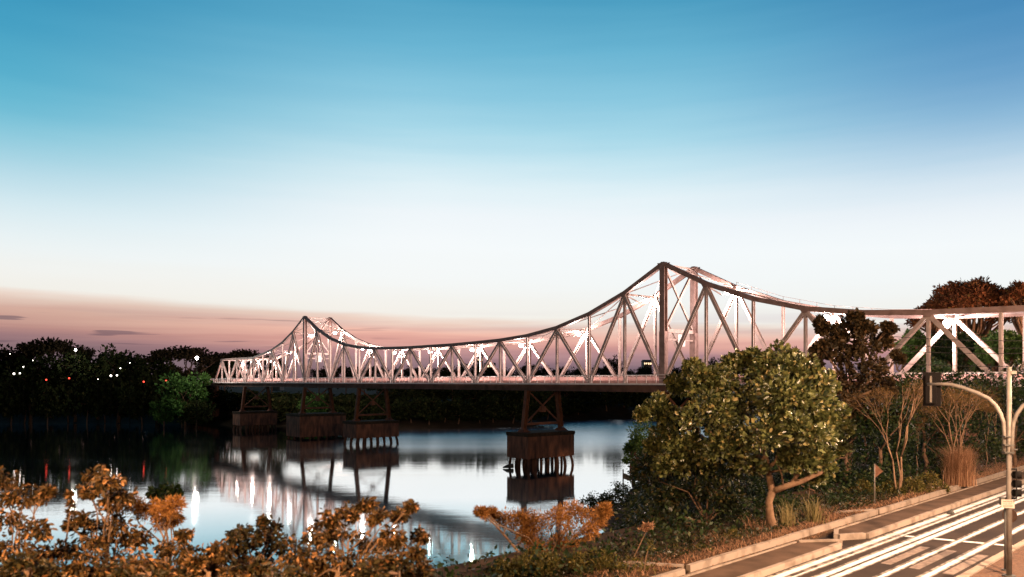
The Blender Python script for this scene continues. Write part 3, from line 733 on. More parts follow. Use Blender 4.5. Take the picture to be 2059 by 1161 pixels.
# --- grasses
def blades(name, lab, c, n, h, spread, lm, arch=.5, w=.03, cat='grass clump', kind=None, flat=False, box=None):
    c = Vector(c); t = rng.random(n); ph = rng.uniform(0,2*math.pi,n)
    if box is None: base = np.array(c)+np.column_stack([rng.normal(size=(n,2)), np.zeros(n)])*spread*.19
    else: base = box
    H = h*rng.uniform(.35,1.0,n)**.8; out = np.column_stack([np.cos(ph), np.sin(ph), np.zeros(n)])*(spread*arch*rng.uniform(.3,1.2,n))[:,None]
    side = np.column_stack([-np.sin(ph), np.cos(ph), np.zeros(n)])*w/2
    V = []
    for k in range(5):
        s = k/4; p = base+out*(s**2.4)+np.column_stack([np.zeros(n),np.zeros(n),H*(s-.28*arch*s**3)]); ww = (1-s*.9)
        V += [p-side*ww, p+side*ww]
    V = np.stack(V,1).reshape(-1,3); i = np.arange(n)[:,None]*10
    f = np.concatenate([i+np.array([[2*k,2*k+1,2*k+3,2*k+2]]) for k in range(4)],1).reshape(-1,4)
    o = link_mesh(name, V, f, lm, tint=np.repeat(t,4))
    if kind: return tag(o, kind=kind)
    return tag(o, lab, cat)
blades('grass_clump', 'tall dry straw grass clump behind the kerb, left of the traffic pole', at(1930,976,47), 2000, 3.1, 1.5, L_DRY, .75, .03)
blades('grass_clump', 'spiky green grass tuft beside the almond trunk', at(1582,1064,33.8), 90, 1.7, 1.0, L_STRAW, .5, .045)
blades('grass_clump', 'spiky grass tuft, larger one right of the almond trunk', at(1634,1052,34.8), 120, 1.6, 1.2, L_STRAW, .6, .045)
blades('grass_clump', 'small curved dry grass tuft left of the triangular sign', at(1664,1046,35.6), 90, .9, 1.2, L_DRY, .9, .025)
blades('grass_clump', 'thin dry grass at the foot of the almond trunk', at(1520,1075,33), 110, 1.0, 1.3, L_DRY, .6, .02)
blades('grass_clump', 'dry grass by the kerb below the dark tangled shrub', at(1440,1105,30), 120, .9, 1.6, L_DRY, .6, .02)
n = 9000
uu = rng.uniform(14,75,n); vv_ = -14.95-np.abs(rng.normal(size=n))*.9
bx = np.array([list(road(a, q, .15)) for a, q in zip(uu, vv_)])
blades('dry_grass', None, (0,0,0), n, .22, .35, L_DRY, .7, .03, kind='stuff', box=bx)
n = 700; uu = rng.uniform(14,60,n); vv_ = -14.4+rng.normal(size=n)*.12
blades('gutter_litter', None, (0,0,0), n, .07, .2, L_DRY, .9, .05, kind='stuff', box=np.array([list(road(a, q, .0)) for a, q in zip(uu, vv_)]))
for (px, py, r, D, lab) in ((1830,980,26,43.5,'dry leafy bush behind the kerb, right of the pale sapling'),(1868,975,24,45,'dry leafy bush behind the kerb, touching the grass clump'),(1785,985,20,43.5,'dry leafy bush at the foot of the pale sapling'),
                            (1730,985,24,43,'dark leafy bush behind the triangular sign'),(1470,1090,24,31.5,'leafy low bush by the kerb left of the almond trunk'),(1400,1120,26,29,'leafy low bush at the near end of the kerb'),(1345,1130,30,29,'leafy low bush left of the near kerb end')):
    plant('kerb_bush', lab, 'bush', Vector(at(px,py+r,D)), at(px,py+r*.3,D), pclumps([(px,py,r),(px-r,py+r*.3,r*.7),(px+r,py+r*.2,r*.7),(px+r*.3,py-r*.5,r*.6)], D, .4), 330, .13, L_WEED, BARKL, .04, trunk='stem', crown='foliage')

# --- foreground shrubs, lit by the street lamps
def shoot_plant(name, label, base_px, D, clumps, lm, per=250, size=.13, bm=BARKL, r0=.06, cat='shrub', group=None, aspect=.42, **kw):
    base = gbase(base_px, D); c = pclumps(clumps, D, kw.pop('dj', 1.3)); fk = at(base_px, 1150, D); fk.z = max(fk.z, base.z+1)
    return plant(name, label, cat, base, fk, c, per, size, lm, bm, r0, group, aspect, kw.pop('droop', .75), kw.pop('hexl', True), kw.pop('puffs', 13), kw.pop('pr', .30), 1.0, 'stems', 'foliage', **kw)
FG = 'orange lit shrubs on the near bank'
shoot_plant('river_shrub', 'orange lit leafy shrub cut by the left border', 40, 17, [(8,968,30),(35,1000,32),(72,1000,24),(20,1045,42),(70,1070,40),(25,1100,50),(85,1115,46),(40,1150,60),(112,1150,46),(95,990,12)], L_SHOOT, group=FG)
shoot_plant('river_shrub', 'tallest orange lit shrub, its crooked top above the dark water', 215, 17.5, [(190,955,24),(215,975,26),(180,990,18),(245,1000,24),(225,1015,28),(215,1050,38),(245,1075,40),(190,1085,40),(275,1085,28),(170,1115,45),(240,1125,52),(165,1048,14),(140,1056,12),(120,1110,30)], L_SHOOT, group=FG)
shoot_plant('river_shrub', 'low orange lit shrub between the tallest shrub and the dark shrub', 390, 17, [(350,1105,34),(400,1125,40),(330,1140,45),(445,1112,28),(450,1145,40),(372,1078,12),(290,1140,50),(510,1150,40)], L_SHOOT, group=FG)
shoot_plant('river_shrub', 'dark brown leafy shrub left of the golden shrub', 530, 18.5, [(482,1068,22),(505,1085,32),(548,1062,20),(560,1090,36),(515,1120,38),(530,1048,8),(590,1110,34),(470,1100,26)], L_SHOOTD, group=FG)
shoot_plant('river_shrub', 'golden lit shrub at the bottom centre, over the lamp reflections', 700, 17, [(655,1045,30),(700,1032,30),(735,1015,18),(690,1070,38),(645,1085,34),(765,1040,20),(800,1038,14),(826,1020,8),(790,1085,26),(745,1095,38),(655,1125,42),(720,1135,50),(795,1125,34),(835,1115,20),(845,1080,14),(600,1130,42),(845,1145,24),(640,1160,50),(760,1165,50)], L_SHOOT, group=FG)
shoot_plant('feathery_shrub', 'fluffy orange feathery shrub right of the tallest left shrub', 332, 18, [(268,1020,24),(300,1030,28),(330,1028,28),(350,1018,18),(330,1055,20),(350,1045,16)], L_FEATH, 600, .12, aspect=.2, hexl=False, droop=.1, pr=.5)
shoot_plant('river_shrub', 'small dark round bush top behind the fluffy orange shrub', 335, 30, [(330,993,20),(352,990,12),(315,992,12)], L_DARK, 260, .2)
shoot_plant('feathery_shrub', 'wide orange feathery tree in front of the near pier reflection', 1100, 29, [(968,1030,10),(990,1038,16),(1020,1050,24),(1048,1045,22),(1080,1060,32),(1120,1045,32),(1150,1035,28),(1190,1045,26),(1215,1030,14),(1175,1070,28),(1110,1090,34),(1060,1080,24),(1140,1095,28),(1075,1110,24)], L_FEATH, 800, .16, BARKL, .08, aspect=.2, hexl=False, droop=.0, pr=.55, puffs=11)
b = MB(); p = [at(1062,1135,28.6), at(1030,1095,28.5), at(995,1055,28.4), at(962,1028,28.3)]; b.tube(p, [.05,.045,.035,.015], 6)
b.tube([at(1012,1075,28.5), at(1020,1050,28.5), at(1018,1035,28.5)], [.025,.02,.01], 5)
tag(b.build('bare_branch', BARKL), 'slanting reddish bare branch at the left of the wide feathery tree', 'branch')
for k, (x, D, lab) in enumerate(((60,15,'lowest orange lit shrub at the bottom left corner'),(180,15.5,'lowest orange lit shrub under the tallest shrub'),(300,15,'lowest orange lit shrub under the fluffy orange one'),(420,15.5,'lowest orange lit shrub left of the dark brown shrub'),(545,15,'lowest orange lit shrub under the dark brown shrub'),(680,15.5,'lowest orange lit shrub under the golden shrub'),(800,15,'lowest orange lit shrub at the right end of the row'))):
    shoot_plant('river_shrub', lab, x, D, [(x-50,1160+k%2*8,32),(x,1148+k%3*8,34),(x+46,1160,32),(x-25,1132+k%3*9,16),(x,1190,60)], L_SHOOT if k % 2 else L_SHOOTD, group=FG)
W = [(1020,1140,30,25),(1075,1130,32,26),(1130,1135,34,25.5),(1185,1128,34,27),(1235,1135,34,26.5),(1275,1145,30,26),(1215,1100,26,31),(1160,1105,26,31),(1280,1100,30,31)]
WL = ['yellow-green weed bush at the bottom, nearest the river','yellow-green weed bush below the slanting branch','yellow-green weed bush below the middle of the feathery tree','yellow-green weed bush below the right of the feathery tree','yellow-green weed bush left of the dry flower stalk','yellow-green weed bush beside the near kerb end','dark weed bush right behind the feathery tree','dark weed bush at the foot of the feathery tree','dark weed bush behind the dry flower stalk']
for (x, y, r, D), lab in zip(W, WL):
    plant('weed_bush', lab, 'bush', gbase(x, D), at(x, y+r*.5, D), pclumps([(x,y,r),(x-r*.8,y+8,r*.8),(x+r*.8,y+6,r*.8),(x,y+r*.9,r)], D, .8), 460, .11, L_WEED, BARKL, .03, trunk='stems', crown='foliage', droop=-.3)
# stalks
def stalk(pts, heads, lab, lm, name='flower_stalk'):
    t = empty(name, pts[0], lab, 'plant'); b = MB()
    b.tube(pts, [.018]*(len(pts)-1)+[.008], 5); b.build('stem', BARKL, t)
    P, O = puff_points(heads, 130, puffs=6, pr=.5); leaves('head', P, O+rng.normal(size=O.shape)*.4, rng.uniform(.06,.13,len(P)), lm, t, .4)
stalk([at(131,1105,17.3), at(137,1060,17.2), at(141,1020,17.2), at(141,992,17.2)], [(at(142,1034,17.2),(.07,.07,.12)),(at(144,1014,17.2),(.06,.06,.12)),(at(141,994,17.2),(.045,.045,.08))], 'single red flower spike between the two left shrubs', L_SHOOT)
stalk([at(1275,1120,25), at(1290,1088,25), at(1303,1062,25)], [(at(1303,1060,25),(.16,.16,.12)),(at(1294,1064,25),(.10,.10,.08))], 'dry pale flower stalk rising left of the almond shrubs', L_DRY)
stalk([at(1295,1150,24.5), at(1299,1120,24.5), at(1306,1098,24.5)], [(at(1307,1098,24.5),(.10,.10,.16))], 'broad leafed weed stalk by the near kerb end', L_WEED)
def undergrowth(name, n, ur, vr, lm, hmax, size):
    u = rng.uniform(*ur, n); v = rng.uniform(*vr, n); x = .7193*u+.6947*v; y = .6947*u-.7193*v
    z = height(np.column_stack([x,y])); hh = hmax*(.35+.65*(.5+.5*np.sin(x*1.3+2*np.sin(y*.7))*np.cos(y*1.1+x*.4)))*rng.random(n)**.8
    k = (z > .15) & ~((v > -15.2))
    p = np.column_stack([x,y,np.maximum(z, np.where(v > -18.5, 6.45, -9))+hh])[k]
    d = rng.normal(size=p.shape); d[:,2] += .2
    return tag(leaves(name, p, d, size*rng.uniform(.6,1.5,len(p)), lm, None, .5), kind='stuff')
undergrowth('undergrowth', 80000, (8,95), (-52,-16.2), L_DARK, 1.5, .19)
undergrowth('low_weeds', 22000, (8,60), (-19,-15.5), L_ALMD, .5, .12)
for i, (x, y, r, D) in enumerate(((1310,1085,40,33),(1375,1085,40,33),(1450,1060,36,35),(1500,1040,36,37),(1560,1010,36,40),(1600,1030,26,38),(1500,985,40,42),(1690,1010,26,40),(1745,975,30,46),(1700,960,36,48),(1560,960,44,45),(1400,1110,26,30.5))):
    plant('wild_shrub', ('leafy dark wild shrub in the thicket between the water and the kerb'), 'shrub', gbase(x, D), at(x, y+r*.5, D), pclumps([(x,y,r),(x-r*.8,y+8,r*.7),(x+r*.8,y+6,r*.7),(x,y+r*.9,r)], D, 1), 420, .17, L_DARK, BARK, .05, 'wild shrubs of the thicket by the kerb', trunk='stems', crown='foliage', droop=.2)
tri = 5200; bxx = rng.uniform(-22,5,tri); byy = rng.uniform(20,46,tri)
bz = height(np.column_stack([bxx,byy])); k = bz > .1
blades('bank_grass', None, (0,0,0), int(k.sum()), .8, .6, L_WEED, .6, .04, kind='stuff', box=np.column_stack([bxx,byy,bz])[k])

# --- trees on the far bank: a few kinds, then copies of each tree with its parts
def proto(kind, lm, H, spread, per, lsz):
    c = []
    if kind == 'round':
        for k in range(9): a = k*2.4; c.append(((math.cos(a)*spread*.32*(k%3*.5+.4), math.sin(a)*spread*.32*(k%3*.5+.4), H*(.42+.055*k)),(spread*.26,spread*.26,H*.17)))
    elif kind == 'umbrella':
        for k in range(12): a = k*2.4; q = math.sqrt(k/12); c.append(((math.cos(a)*spread*.44*q, math.sin(a)*spread*.44*q, H*(.88-.16*q*q)),(spread*.17,spread*.17,H*.085)))
        for k in range(5): a = k*1.3; c.append(((math.cos(a)*spread*.2, math.sin(a)*spread*.2, H*.5),(spread*.18,spread*.18,H*.16)))
    else:
        for k in range(8): a = k*2.4; c.append(((math.cos(a)*spread*.34*(k%3*.5+.3), math.sin(a)*spread*.3, H*(.28+.07*k)),(spread*.26,spread*.26,H*.24)))
    t = empty('far_tree', (0,0,0))
    limbs((0,0,-1), (0,0,H*.42), c, H*.022, .1, .8, 6).build('trunk', BARK, t, True)
    P, O = puff_points(c, per, puffs=10, pr=.45); O = O+rng.normal(size=O.shape)*.5
    leaves('crown', P, O, lsz*rng.uniform(.6,1.4,len(P)), lm, t, .7)
    return t
def copy_tree(o, loc, s, rz, label=None, cat='tree', group=None, used=set()):
    if o.name in used:
        r = o.copy(); COL.objects.link(r)
        for ch in o.children:
            c = ch.copy(); COL.objects.link(c); c.parent = r
    else: r = o; used.add(o.name)
    r.location = loc; r.scale = (s[0],s[0],s[1]); r.rotation_euler = (0,0,rz)
    return tag(r, label, cat, group)
K = {'round':(proto('round',L_FAR,20,15,300,.9),20,15),'round2':(proto('round',L_FAR,20,16,260,1.0),20,16),'umb':(proto('umbrella',L_FARB,20,20,260,.75),20,20),
     'bush':(proto('bush',L_FAR,9,10,240,.8),9,10),'green':(proto('bush',L_FARG,14,11,330,.75),14,11)}
def far_tree(k, px, top, D, label, wpx=None, group=None, cat='tree'):
    o, H, S = K[k]; x = (px-CX)/F*D; zb = max(0.1, hz(x, D)); h = CZ+(HY-top)/F*D-zb; s = h/H
    w = s if wpx is None else wpx/F*D/S
    return copy_tree(o, (x, D, zb-.2), (w, s), random.uniform(0,6.28), label, cat, group)
LB = 'dark trees massed on the left bank'; LBT = 'dark round tree in the black wood on the left bank'
far_tree('umb',105,672,243,'wide flat brownish tree crown standing above the left wood',150)
far_tree('umb',372,690,246,'wide flat dark tree crown above the wood, left of the bridge end',165)
far_tree('umb',492,697,262,'flat dark tree crown rising behind the far left end of the bridge',110)
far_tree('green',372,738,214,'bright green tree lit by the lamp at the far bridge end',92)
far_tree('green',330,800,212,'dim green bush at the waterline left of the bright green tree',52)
far_tree('bush',395,800,211,'dark bush at the waterline below the bright green tree',60)
for (k, px, top, D) in (('round',-30,690,240),('round',18,690,244),('round2',60,706,236),('round',150,712,238),('round2',198,700,240),('round',238,706,236),('round2',275,709,242),('round',318,716,236),('round2',425,712,258),('round',545,712,270),('round2',-80,684,246),('round',452,716,250)):
    far_tree(k, px, top, D, LBT, None, LB)
for i, px in enumerate(range(-60, 400, 38)):
    far_tree('bush', px+random.uniform(-8,8), 752+random.uniform(-10,18), 233+random.uniform(-2,5)-(4 if px > 250 else 0), 'dark bushy tree at the left waterline', 75, 'bushy trees along the left waterline')
for i, px in enumerate(range(395, 800, 40)):
    x = (px-CX)/F*225; far_tree('bush', px+random.uniform(-8,8), 788+random.uniform(-10,8), 238+random.uniform(-3,8) if px < 640 else 222+random.uniform(0,6), 'dark bush on the bank under the far half of the bridge', 75, 'bushes on the bank under the bridge')
for i, px in enumerate(range(520, 1180, 34)):
    x0 = (px-CX)/F*215
    D = next((d for d in range(196, 300) if hz((px-CX)/F*d, d) > .35), 215)
    far_tree('bush', px+random.uniform(-6,6), 800+random.uniform(-8,10), D+1.5+random.uniform(0,3), 'low dark bush at the far waterline behind the piers', 70, 'bushes at the far waterline')
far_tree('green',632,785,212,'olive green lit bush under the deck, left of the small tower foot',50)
for i, px in enumerate(range(800, 1420, 38)):
    D = 226 if px < 1080 else 268
    far_tree('bush' if i % 3 else 'round', px+random.uniform(-8,8), 765+random.uniform(-12,10), D+random.uniform(0,8), 'dark tree on the far bank seen under the middle of the bridge', 85, 'far bank trees under the bridge middle')
for i, px in enumerate(range(640, 1660, 30)):
    top = {800:742,940:727,1060:731,1100:729,1250:718,1280:724,1440:718,1460:722,1590:702}.get(min((800,940,1060,1100,1250,1280,1440,1460,1590), key=lambda q: abs(q-px)) if min(abs(q-px) for q in (940,1060,1250,1440,1590)) < 18 else 0, 738+random.uniform(-5,4))
    far_tree('round' if i % 2 else 'round2', px+random.uniform(-6,6), top, 300+random.uniform(-6,30), 'distant dark tree on the horizon seen through the truss', 46, 'distant trees on the horizon')
# the big trees beyond the right end of the bridge
def dome(name, lab, D, cx, cy, rx, ry, lm, n=26, per=240, lsz=.42, ground_px=None):
    c = []
    for k in range(n):
        a = rng.uniform(0, math.pi*2); e = rng.random()**.6; zz = math.sqrt(max(0,1-e*e))
        x = cx+math.cos(a)*rx*e*.85; y = cy+ry*.55-ry*1.35*zz*rng.uniform(.75,1.0); d = D+math.sin(a)*rx/F*D*e*.8
        R = .30*rx/F*D*rng.uniform(.75,1.15); c.append((at(x,y,d),(R,R,R*.62)))
    b0 = gbase(cx if ground_px is None else ground_px, D)
    return plant(name, lab, 'tree', b0, at(cx, cy+ry*1.2, D), c, per, lsz, lm, BARK, .45, puffs=10, pr=.45, frac=.9, droop=.1)
dome('dome_tree','huge red-brown domed tree rising behind the right end of the bridge',106,1955,625,112,66,L_RED,60,330,.48)
dome('dome_tree','smaller red-brown domed tree at the left foot of the huge dome',104,1880,640,50,38,L_RED,30,280,.4)
dome('dome_tree','red-brown tree crown cut by the right border',100,2062,615,56,54,L_RED,34,300,.42)
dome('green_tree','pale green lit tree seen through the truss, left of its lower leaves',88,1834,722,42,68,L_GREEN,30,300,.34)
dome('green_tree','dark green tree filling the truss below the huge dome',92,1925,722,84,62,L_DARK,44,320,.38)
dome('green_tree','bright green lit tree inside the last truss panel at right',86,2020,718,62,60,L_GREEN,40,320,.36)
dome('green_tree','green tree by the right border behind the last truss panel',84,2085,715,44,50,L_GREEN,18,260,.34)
dome('green_tree','dark low tree under the truss between the two right lamps',84,1870,765,60,48,L_DARK,30,300,.38)

# ------------------------------------------------------------------ street furniture
# traffic signal pole with two arms
PB = at(2029,1170,25.3); PB.z = 6.5; PX, PY = PB.x, PB.y
AD = Vector((-.6947,.7193,0))
tp = empty('traffic_signal_pole', PB, 'tall grey traffic pole with a curved arm, standing on the brick pavement', 'traffic pole')
ztop = CZ-(742-HY)/F*PY
b = MB(); b.tube([PB, PB+Vector((0,0,3.2)), Vector((PX,PY,CZ-(900-HY)/F*PY)), Vector((PX,PY,ztop))], [.085,.082,.075,.068], 12); b.sphere((PX,PY,ztop), .075, 10, 6); b.build('pole', STEEL, tp, True)
b = MB(); b.tube([PB, PB+Vector((0,0,.04))], .2, 12); b.build('base_plate', DARKST, tp)
def arm(dirv, offs, prof, r=.062):
    pts = [Vector((PX,PY,0))+dirv*s+offs+Vector((0,0,z)) for s, z in prof]
    m = MB(); m.tube(pts, [r*1.1]+[r]*(len(pts)-2)+[r*.85], 10); return m.build('arm', STEEL, tp, True)
zc = lambda y: CZ-(y-HY)/F*PY
arm(AD, AD*.13, [(0,zc(914)),(0,zc(872)),(.03,zc(850)),(.12,zc(832)),(.26,zc(816)),(.45,zc(803)),(.8,zc(791)),(1.2,zc(781)),(1.55,zc(774.5)),(1.75,zc(773)),(2.35,zc(773.5))])
arm(-AD, -AD*.02, [(.05,zc(914)),(.07,zc(872)),(.10,zc(850)),(.2,zc(832)),(.36,zc(816)),(.6,zc(803)),(1.1,zc(788)),(1.7,zc(774)),(2.6,zc(772))])
b = MB()
for y in (878,895,910): b.box((PX-.05,PY-.02,zc(y)), (.16,0,0), (0,.1,0), (0,0,.02))
b.box((PX+.16,PY-.02,zc(904)), (.10,0,0), (0,.02,0), (0,0,.02))
b.build('clamp', DARKST, tp)
b = MB(); b.box((PX+.1,PY-.05,ztop-.12), (.09,0,0), (0,.05,0), (0,0,.05)); b.build('bracket', STEEL, tp)
# hanging signal head, seen from behind
hc = Vector((PX,PY,0))+AD*2.36; hc = hc.copy()
hcz = CZ-(783-HY)/F*hc.y
sh = empty('signal_head', (hc.x,hc.y,hcz), 'black traffic signal head hung on the curved arm, seen from behind', 'traffic signal')
A2 = EU; R2 = Vector((.6947,-.7193,0))
hp = Vector((hc.x,hc.y,hcz))+EU*.10
b = MB(); b.box(hp, R2*.29, EU*.012, (0,0,.60)); b.build('backboard', BLACK, sh)
b = MB(); b.box(hp+EU*.11, R2*.17, EU*.095, (0,0,.52)); b.box(hp-EU*.06, R2*.17, EU*.045, (0,0,.50)); b.build('housing', BLACK, sh)
for k in (-1,0,1):
    c = hp+EU*.25+Vector((0,0,.34*k)); b = MB(); b.tube([c-EU*.04, c+EU*.16], .13, 12); b.build('visor', BLACK, sh)
b = MB(); b.box(hp-EU*.115, R2*.03, EU*.008, (0,0,.46)); b.build('latch_strip', STEEL, sh)
# side signal on the pole
SN = Vector((.838,-.545,0)); SD = Vector((.545,.838,0))
sc_ = Vector((PX,PY,(zc(946)+zc(999))/2))+SN*.20
s2 = empty('signal_head', sc_, 'small three lens traffic signal fixed to the side of the tall pole', 'traffic signal')
b = MB(); b.box(sc_, SN*.022, SD*.20, (0,0,.47)); b.build('backboard', BLACK, s2)
for k in (-1,0,1):
    c = sc_+Vector((0,0,.295*k))
    b = MB(); b.sphere(c-SN*.05, .125, 14, 8, (.9,.9,1)); b.build('housing', BLACK, s2, True)
    b = MB(); b.tube([c+SN*.024, c+SN*.15], [.125,.12], 14, cap=False); b.build('visor', BLACK, s2)
    b = MB(); b.tube([c+SN*.03, c+SN*.036], .11, 12); b.build('lens', E_GREEN if k < 0 else BLACK, s2)
b = MB()
for z in (.48,-.48): b.beam(Vector((PX,PY,sc_.z+z))-SN*.09, sc_+Vector((0,0,z))+SN*.02, .10, .05, SD)
b.build('bracket', BLACK, s2)
# white notice plate, with its push button box
nc = at(2026.5,1013.5,25.18)
ns = empty('notice_sign', nc, 'small white notice plate with red heading strapped on the tall pole', 'sign')
b = MB(); b.box(nc, (.215,0,-.012), (0,.008,0), (0,0,.135)); b.build('plate', SIGNW, ns)
def words(rows, m, nm):
    b = MB()
    for (z, h, spans) in rows:
        for (x0, x1) in spans:
            c = nc+Vector(((x0+x1)/2, -.0105, z)); b.box(c, ((x1-x0)/2,0,0), (0,.0015,0), (0,0,h/2))
    b.build(nm, m, ns)
words([(.085,.034,[(-.17,-.13),(-.12,-.07),(-.06,-.03),(-.02,.03),(.04,.08),(.09,.13)])], SIGNR, 'heading')
words([(.03,.018,[(-.17,-.09),(-.08,-.01),(.0,.06),(.07,.15)]),(-.005,.014,[(-.15,-.11),(-.10,-.02),(.01,.10)])], SIGNK, 'lettering')
words([(-.045,.016,[(-.17,-.10),(-.09,-.05),(-.04,.05),(.06,.15)]),(-.085,.02,[(-.17,-.08),(-.07,.02),(.03,.15)])], SIGNR, 'small_print')
pb = at(2015,1008,25.45); b = MB(); b.box(pb, (.06,0,0), (0,.06,0), (0,0,.13)); b.box(pb+Vector((0,-.062,.02)), (.035,0,0), (0,.004,0), (0,0,.035))
tag(b.build('button_box', DARKST), 'dark push button box fixed on the pole behind the notice plate', 'button box')
# the second, shorter post with a round sign seen from behind
P2 = at(2022.5,1153,26.05); P2.z = 6.5
rs = empty('round_sign_post', P2, 'dark short post with a round sign seen from behind', 'sign')
zt2 = CZ-(1012-HY)/F*26.05
b = MB(); b.tube([P2, Vector((P2.x,P2.y,zt2))], .055, 10); b.build('post', DARKST, rs, True)
b = MB(); b.tube([P2, P2+Vector((0,0,.05))], .12, 10); b.build('base_plate', DARKST, rs)
rc = at(2030,1037,26.2); dn = (EU*.9+EV*.2).normalized(); b = MB(); b.tube([rc, rc+dn*.02], .24, 20); b.build('sign_disc', SIGNB, rs)
b = MB(); b.beam(Vector((P2.x,P2.y,rc.z)), rc, .04, .05, (0,0,1)); b.build('bracket', DARKST, rs)
# triangular sign behind the kerb
d0 = at(1758.5,1017,39.6); dz = d0.z
ds = empty('triangle_sign', d0, 'dark triangular sign pointing right on a thin post behind the kerb', 'sign')
ztd = CZ-(933-HY)/F*39.6
b = MB(); b.tube([d0-Vector((0,0,.2)), Vector((d0.x,d0.y,ztd))], .035, 8); b.build('post', STEEL, ds, True)
r = .36; s = (EV*.95+EU*.2).normalized(); dc = Vector((d0.x,d0.y,CZ-(947.5-HY)/F*39.6))+EU*.045
b = MB(); b.v += [dc+Vector((0,0,r))-EU*.008, dc-Vector((0,0,r))-EU*.008, dc+s*r*1.05-EU*.008, dc+Vector((0,0,r))+EU*.008, dc-Vector((0,0,r))+EU*.008, dc+s*r*1.05+EU*.008]
b.f += [[0,1,2],[5,4,3],[0,3,4,1],[1,4,5,2],[2,5,3,0]]; b.build('sign_panel', SIGNT, ds)
# leaning post with a board at the waterline
w0 = at(1253,986,83); b = MB(); b.tube([w0-Vector((0,0,.6)), at(1253,944,83)], .07, 6)
b.box(at(1261,960,83), (.42,0,-.16), (0,.04,0), (.06,0,.28)); tag(b.build('mooring_post', DARKST), 'dark post with a bent board standing on the spit in the water', 'post')
# drift log by the near pier
b = MB(); b.tube([at(1011,940.5,114), at(1020,938,114), at(1032,937,114.2)], [.08,.28,.35], 7); b.tube([at(1029,941,114), at(1030,931,114)], [.06,.03], 5)
tag(b.build('drift_log', DARKST), 'dark drifting log floating against the near pier piles', 'log')
b = MB(); s_ = road(41.6,-12.2,.06); b.sphere(s_, .17, 7, 5, (1,1.2,.8)); b.sphere(s_+Vector((.08,.05,.10)), .09, 6, 4); tag(b.build('stone', DARKST), 'small dark stone lying on the road by the kerb', 'stone')
# overhead cables in front of the truss
up = empty('utility_pole', gbase(1692,60), 'dark cable pole hidden among the leaves of the tall open tree', 'pole')
b = MB(); pz = gbase(1692,60); b.tube([pz, Vector((pz.x,60,CZ+4.2))], [.13,.09], 8); b.build('shaft', DARKST, up)
b = MB(); b.box((pz.x,60,CZ+4.0), (.5,0,0), (0,.05,0), (0,0,.06)); b.build('crossarm', DARKST, up)
for y0, y1, lab in ((668,676,'uppermost dark cable strung across the right truss panels'),(684,690,'second dark cable strung across the right truss panels'),(697,699,'third dark cable strung across the right truss panels'),(722,726,'lowest dark cable strung across the right truss panels')):
    A, B = at(1692,y0,60), at(2300,y1,56); pts = [A.lerp(B,k/14)-Vector((0,0,1))*(.5*(1-(2*k/14-1)**2)) for k in range(15)]
    b = MB(); b.tube(pts, .022, 5); tag(b.build('overhead_cable', CABLE), lab, 'cable')

# ------------------------------------------------------------------ street lamps of the road, and the small lights of the far bank
def street_lamp(u, v, H, over, power, col, label, glow=E_SOD):
    p = road(u, v, .1); t = empty('street_lamp', p, label, 'street lamp')
    b = MB(); b.tube([p, p+Vector((0,0,H*.5)), p+Vector((0,0,H-.4)), p-EV*.3+Vector((0,0,H)), p-EV*over+Vector((0,0,H+.25))], [.11,.09,.075,.06,.045], 10); b.build('pole', STEEL, t, True)
    c = p-EV*(over+.3)+Vector((0,0,H+.22)); b = MB(); b.box(c+Vector((0,0,.07)), EV*.36, EU*.15, (0,0,.06)); b.build('lamp_housing', STEEL, t)
    b = MB(); b.sphere(c-Vector((0,0,.02)), .14, 10, 6, (1.6,1.2,.6)); b.build('bulb', glow, t, True)
    l = bpy.data.lights.new('lamp_light','POINT'); l.energy = power; l.color = col; l.shadow_soft_size = .18
    lo = bpy.data.objects.new('lamp_light', l); COL.objects.link(lo); lo.parent = t; lo.location = c-Vector((0,0,.25))-p
street_lamp(41, 0.5, 12, 1.4, 32000, (1,.62,.38), 'sodium street lamp standing back from the road just beyond the right border')
street_lamp(22.5, 2.0, 10.5, 1.2, 33000, (1,.62,.38), 'sodium street lamp nearest the viewer beyond the right border')
street_lamp(64, -4.2, 9, 1.4, 5000, (1,.66,.42), 'sodium street lamp further along the road beyond the right border')
street_lamp(-3, -5.6, 9, 1.6, 24000, (1,.57,.28), 'sodium street lamp on the pavement beside the viewer')

street_lamp(106, -4.2, 11, 1.4, 60000, (1,.55,.32), 'added sodium street lamp beyond the right border, lighting the red-brown domes')  # added out of view to brighten the red-brown dome trees

def bank_lamp(px, py, D, label, r, glow, light=None, col=(1,.9,.8), post=True):
    p = at(px, py, D); zb = max(.2, hz(p.x, D)); t = empty('bank_lamp', (p.x, D, zb), label, 'lamp', 'lights among the trees of the left bank')
    b = MB(); b.tube([(p.x,D,zb-.2), (p.x,D,p.z-r*.8)], [.05,.04], 5); b.build('post', BLACK, t)
    b = MB(); b.sphere(p, r, 10, 6); b.build('globe', glow, t, True)
    if light:
        l = bpy.data.lights.new('lamp_light','POINT'); l.energy = light; l.color = col; l.shadow_soft_size = .3
        lo = bpy.data.objects.new('lamp_light', l); COL.objects.link(lo); lo.parent = t; lo.location = (0, -1.2-r, p.z-zb)
bank_lamp(396,720,205,'bright white lamp at the far left end of the bridge, above the green tree',.42,E_WHITE,5500)
bank_lamp(152,704,226,'bright white lamp under the wide flat brownish crown',.30,E_WHITE,2500)
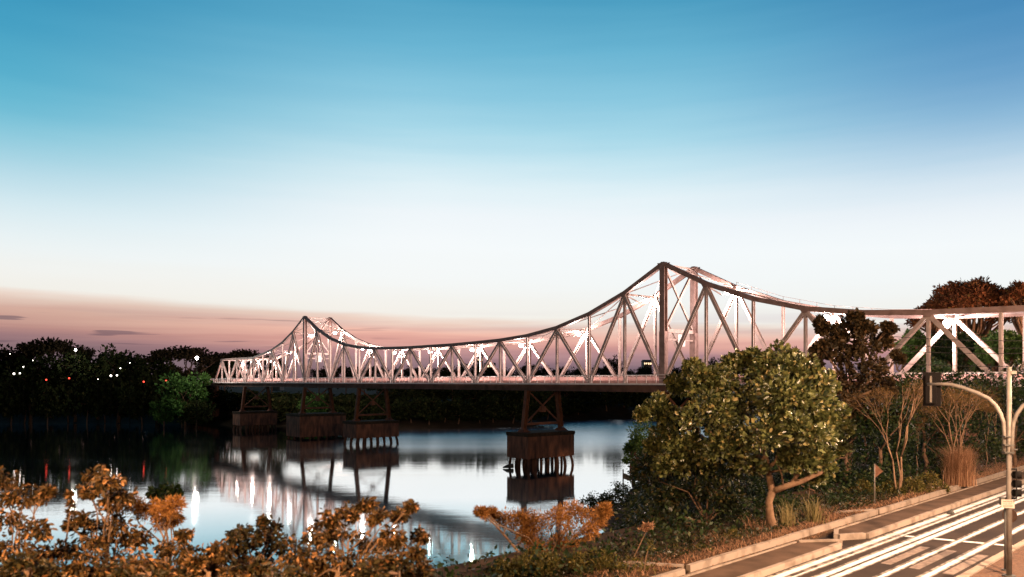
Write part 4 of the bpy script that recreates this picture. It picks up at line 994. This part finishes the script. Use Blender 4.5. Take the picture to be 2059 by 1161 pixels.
for (px, py, D, lab) in ((93,764,224,'red lantern, leftmost of the four in the left wood'),(139,761,224,'red lantern, second from the left in the left wood'),(289,768,222,'red lantern, third from the left in the left wood'),(334,766,222,'red lantern, rightmost of the four, beside the green tree')):
    bank_lamp(px, py, D, lab, .24, E_RED)
for (px, py, lab, r) in ((28,752,'white light pair in the far left wood, larger left one',.34),(40,751,'white light pair in the far left wood, right one',.26),(47,738,'white light just above the pair in the far left wood',.2),(66,725,'lone faint white light high in the wood below the brownish crown',.14),(20,712,'lone faint white light highest at the left border',.14),
                         (223,756,'white light group left of the green tree, largest left one',.36),(235,755,'white light group left of the green tree, middle one',.28),(242,741,'white light group left of the green tree, upper one',.2),(261,730,'lone white light right above the light group',.15),(197,763,'lone faint white light left of the light group',.14)):
    bank_lamp(px, py, 224, lab, r*.72, E_SMALL)
# small lit houses on the horizon
for (px, py, w, h, lab) in ((1300,733,16,11,'tiny lit building on the horizon left of the tall tower'),(985,738,22,9,'tiny low lit building on the horizon under the middle of the bridge'),(966,726,10,18,'tiny lit tower block on the horizon seen through the truss'),(560,738,14,10,'tiny lit building behind the far left truss')):
    D = 420; c = at(px, py, D); zb = 5; W_, H_ = w/F*D/2, h/F*D
    hs = empty('distant_house', (c.x, D, zb), lab, 'house'); zt = c.z+H_/2
    b = MB(); b.box((c.x,D,(zb+zt)/2), (W_,0,0), (0,4,0), (0,0,(zt-zb)/2)); b.build('wall', mat('far_wall_'+str(px), (.30,.24,.20), .9), hs)
    b = MB(); b.hexa([(c.x-W_*1.1,D-4.5,zt),(c.x+W_*1.1,D-4.5,zt),(c.x+W_*1.1,D+4.5,zt),(c.x-W_*1.1,D+4.5,zt),(c.x-W_*1.0,D-.4,zt+1),(c.x+W_*1.0,D-.4,zt+1),(c.x+W_*1.0,D+.4,zt+1),(c.x-W_*1.0,D+.4,zt+1)]); b.build('roof', GIRD, hs)
    for k in range(4):
        b = MB(); b.box((c.x-W_+W_*2*(k+.5)/4, D-4.03, zt-H_*.4), (W_*.14,0,0), (0,.03,0), (0,0,.5)); b.build('window', E_WARM, hs)
for m_ in bpy.data.meshes: m_.validate()
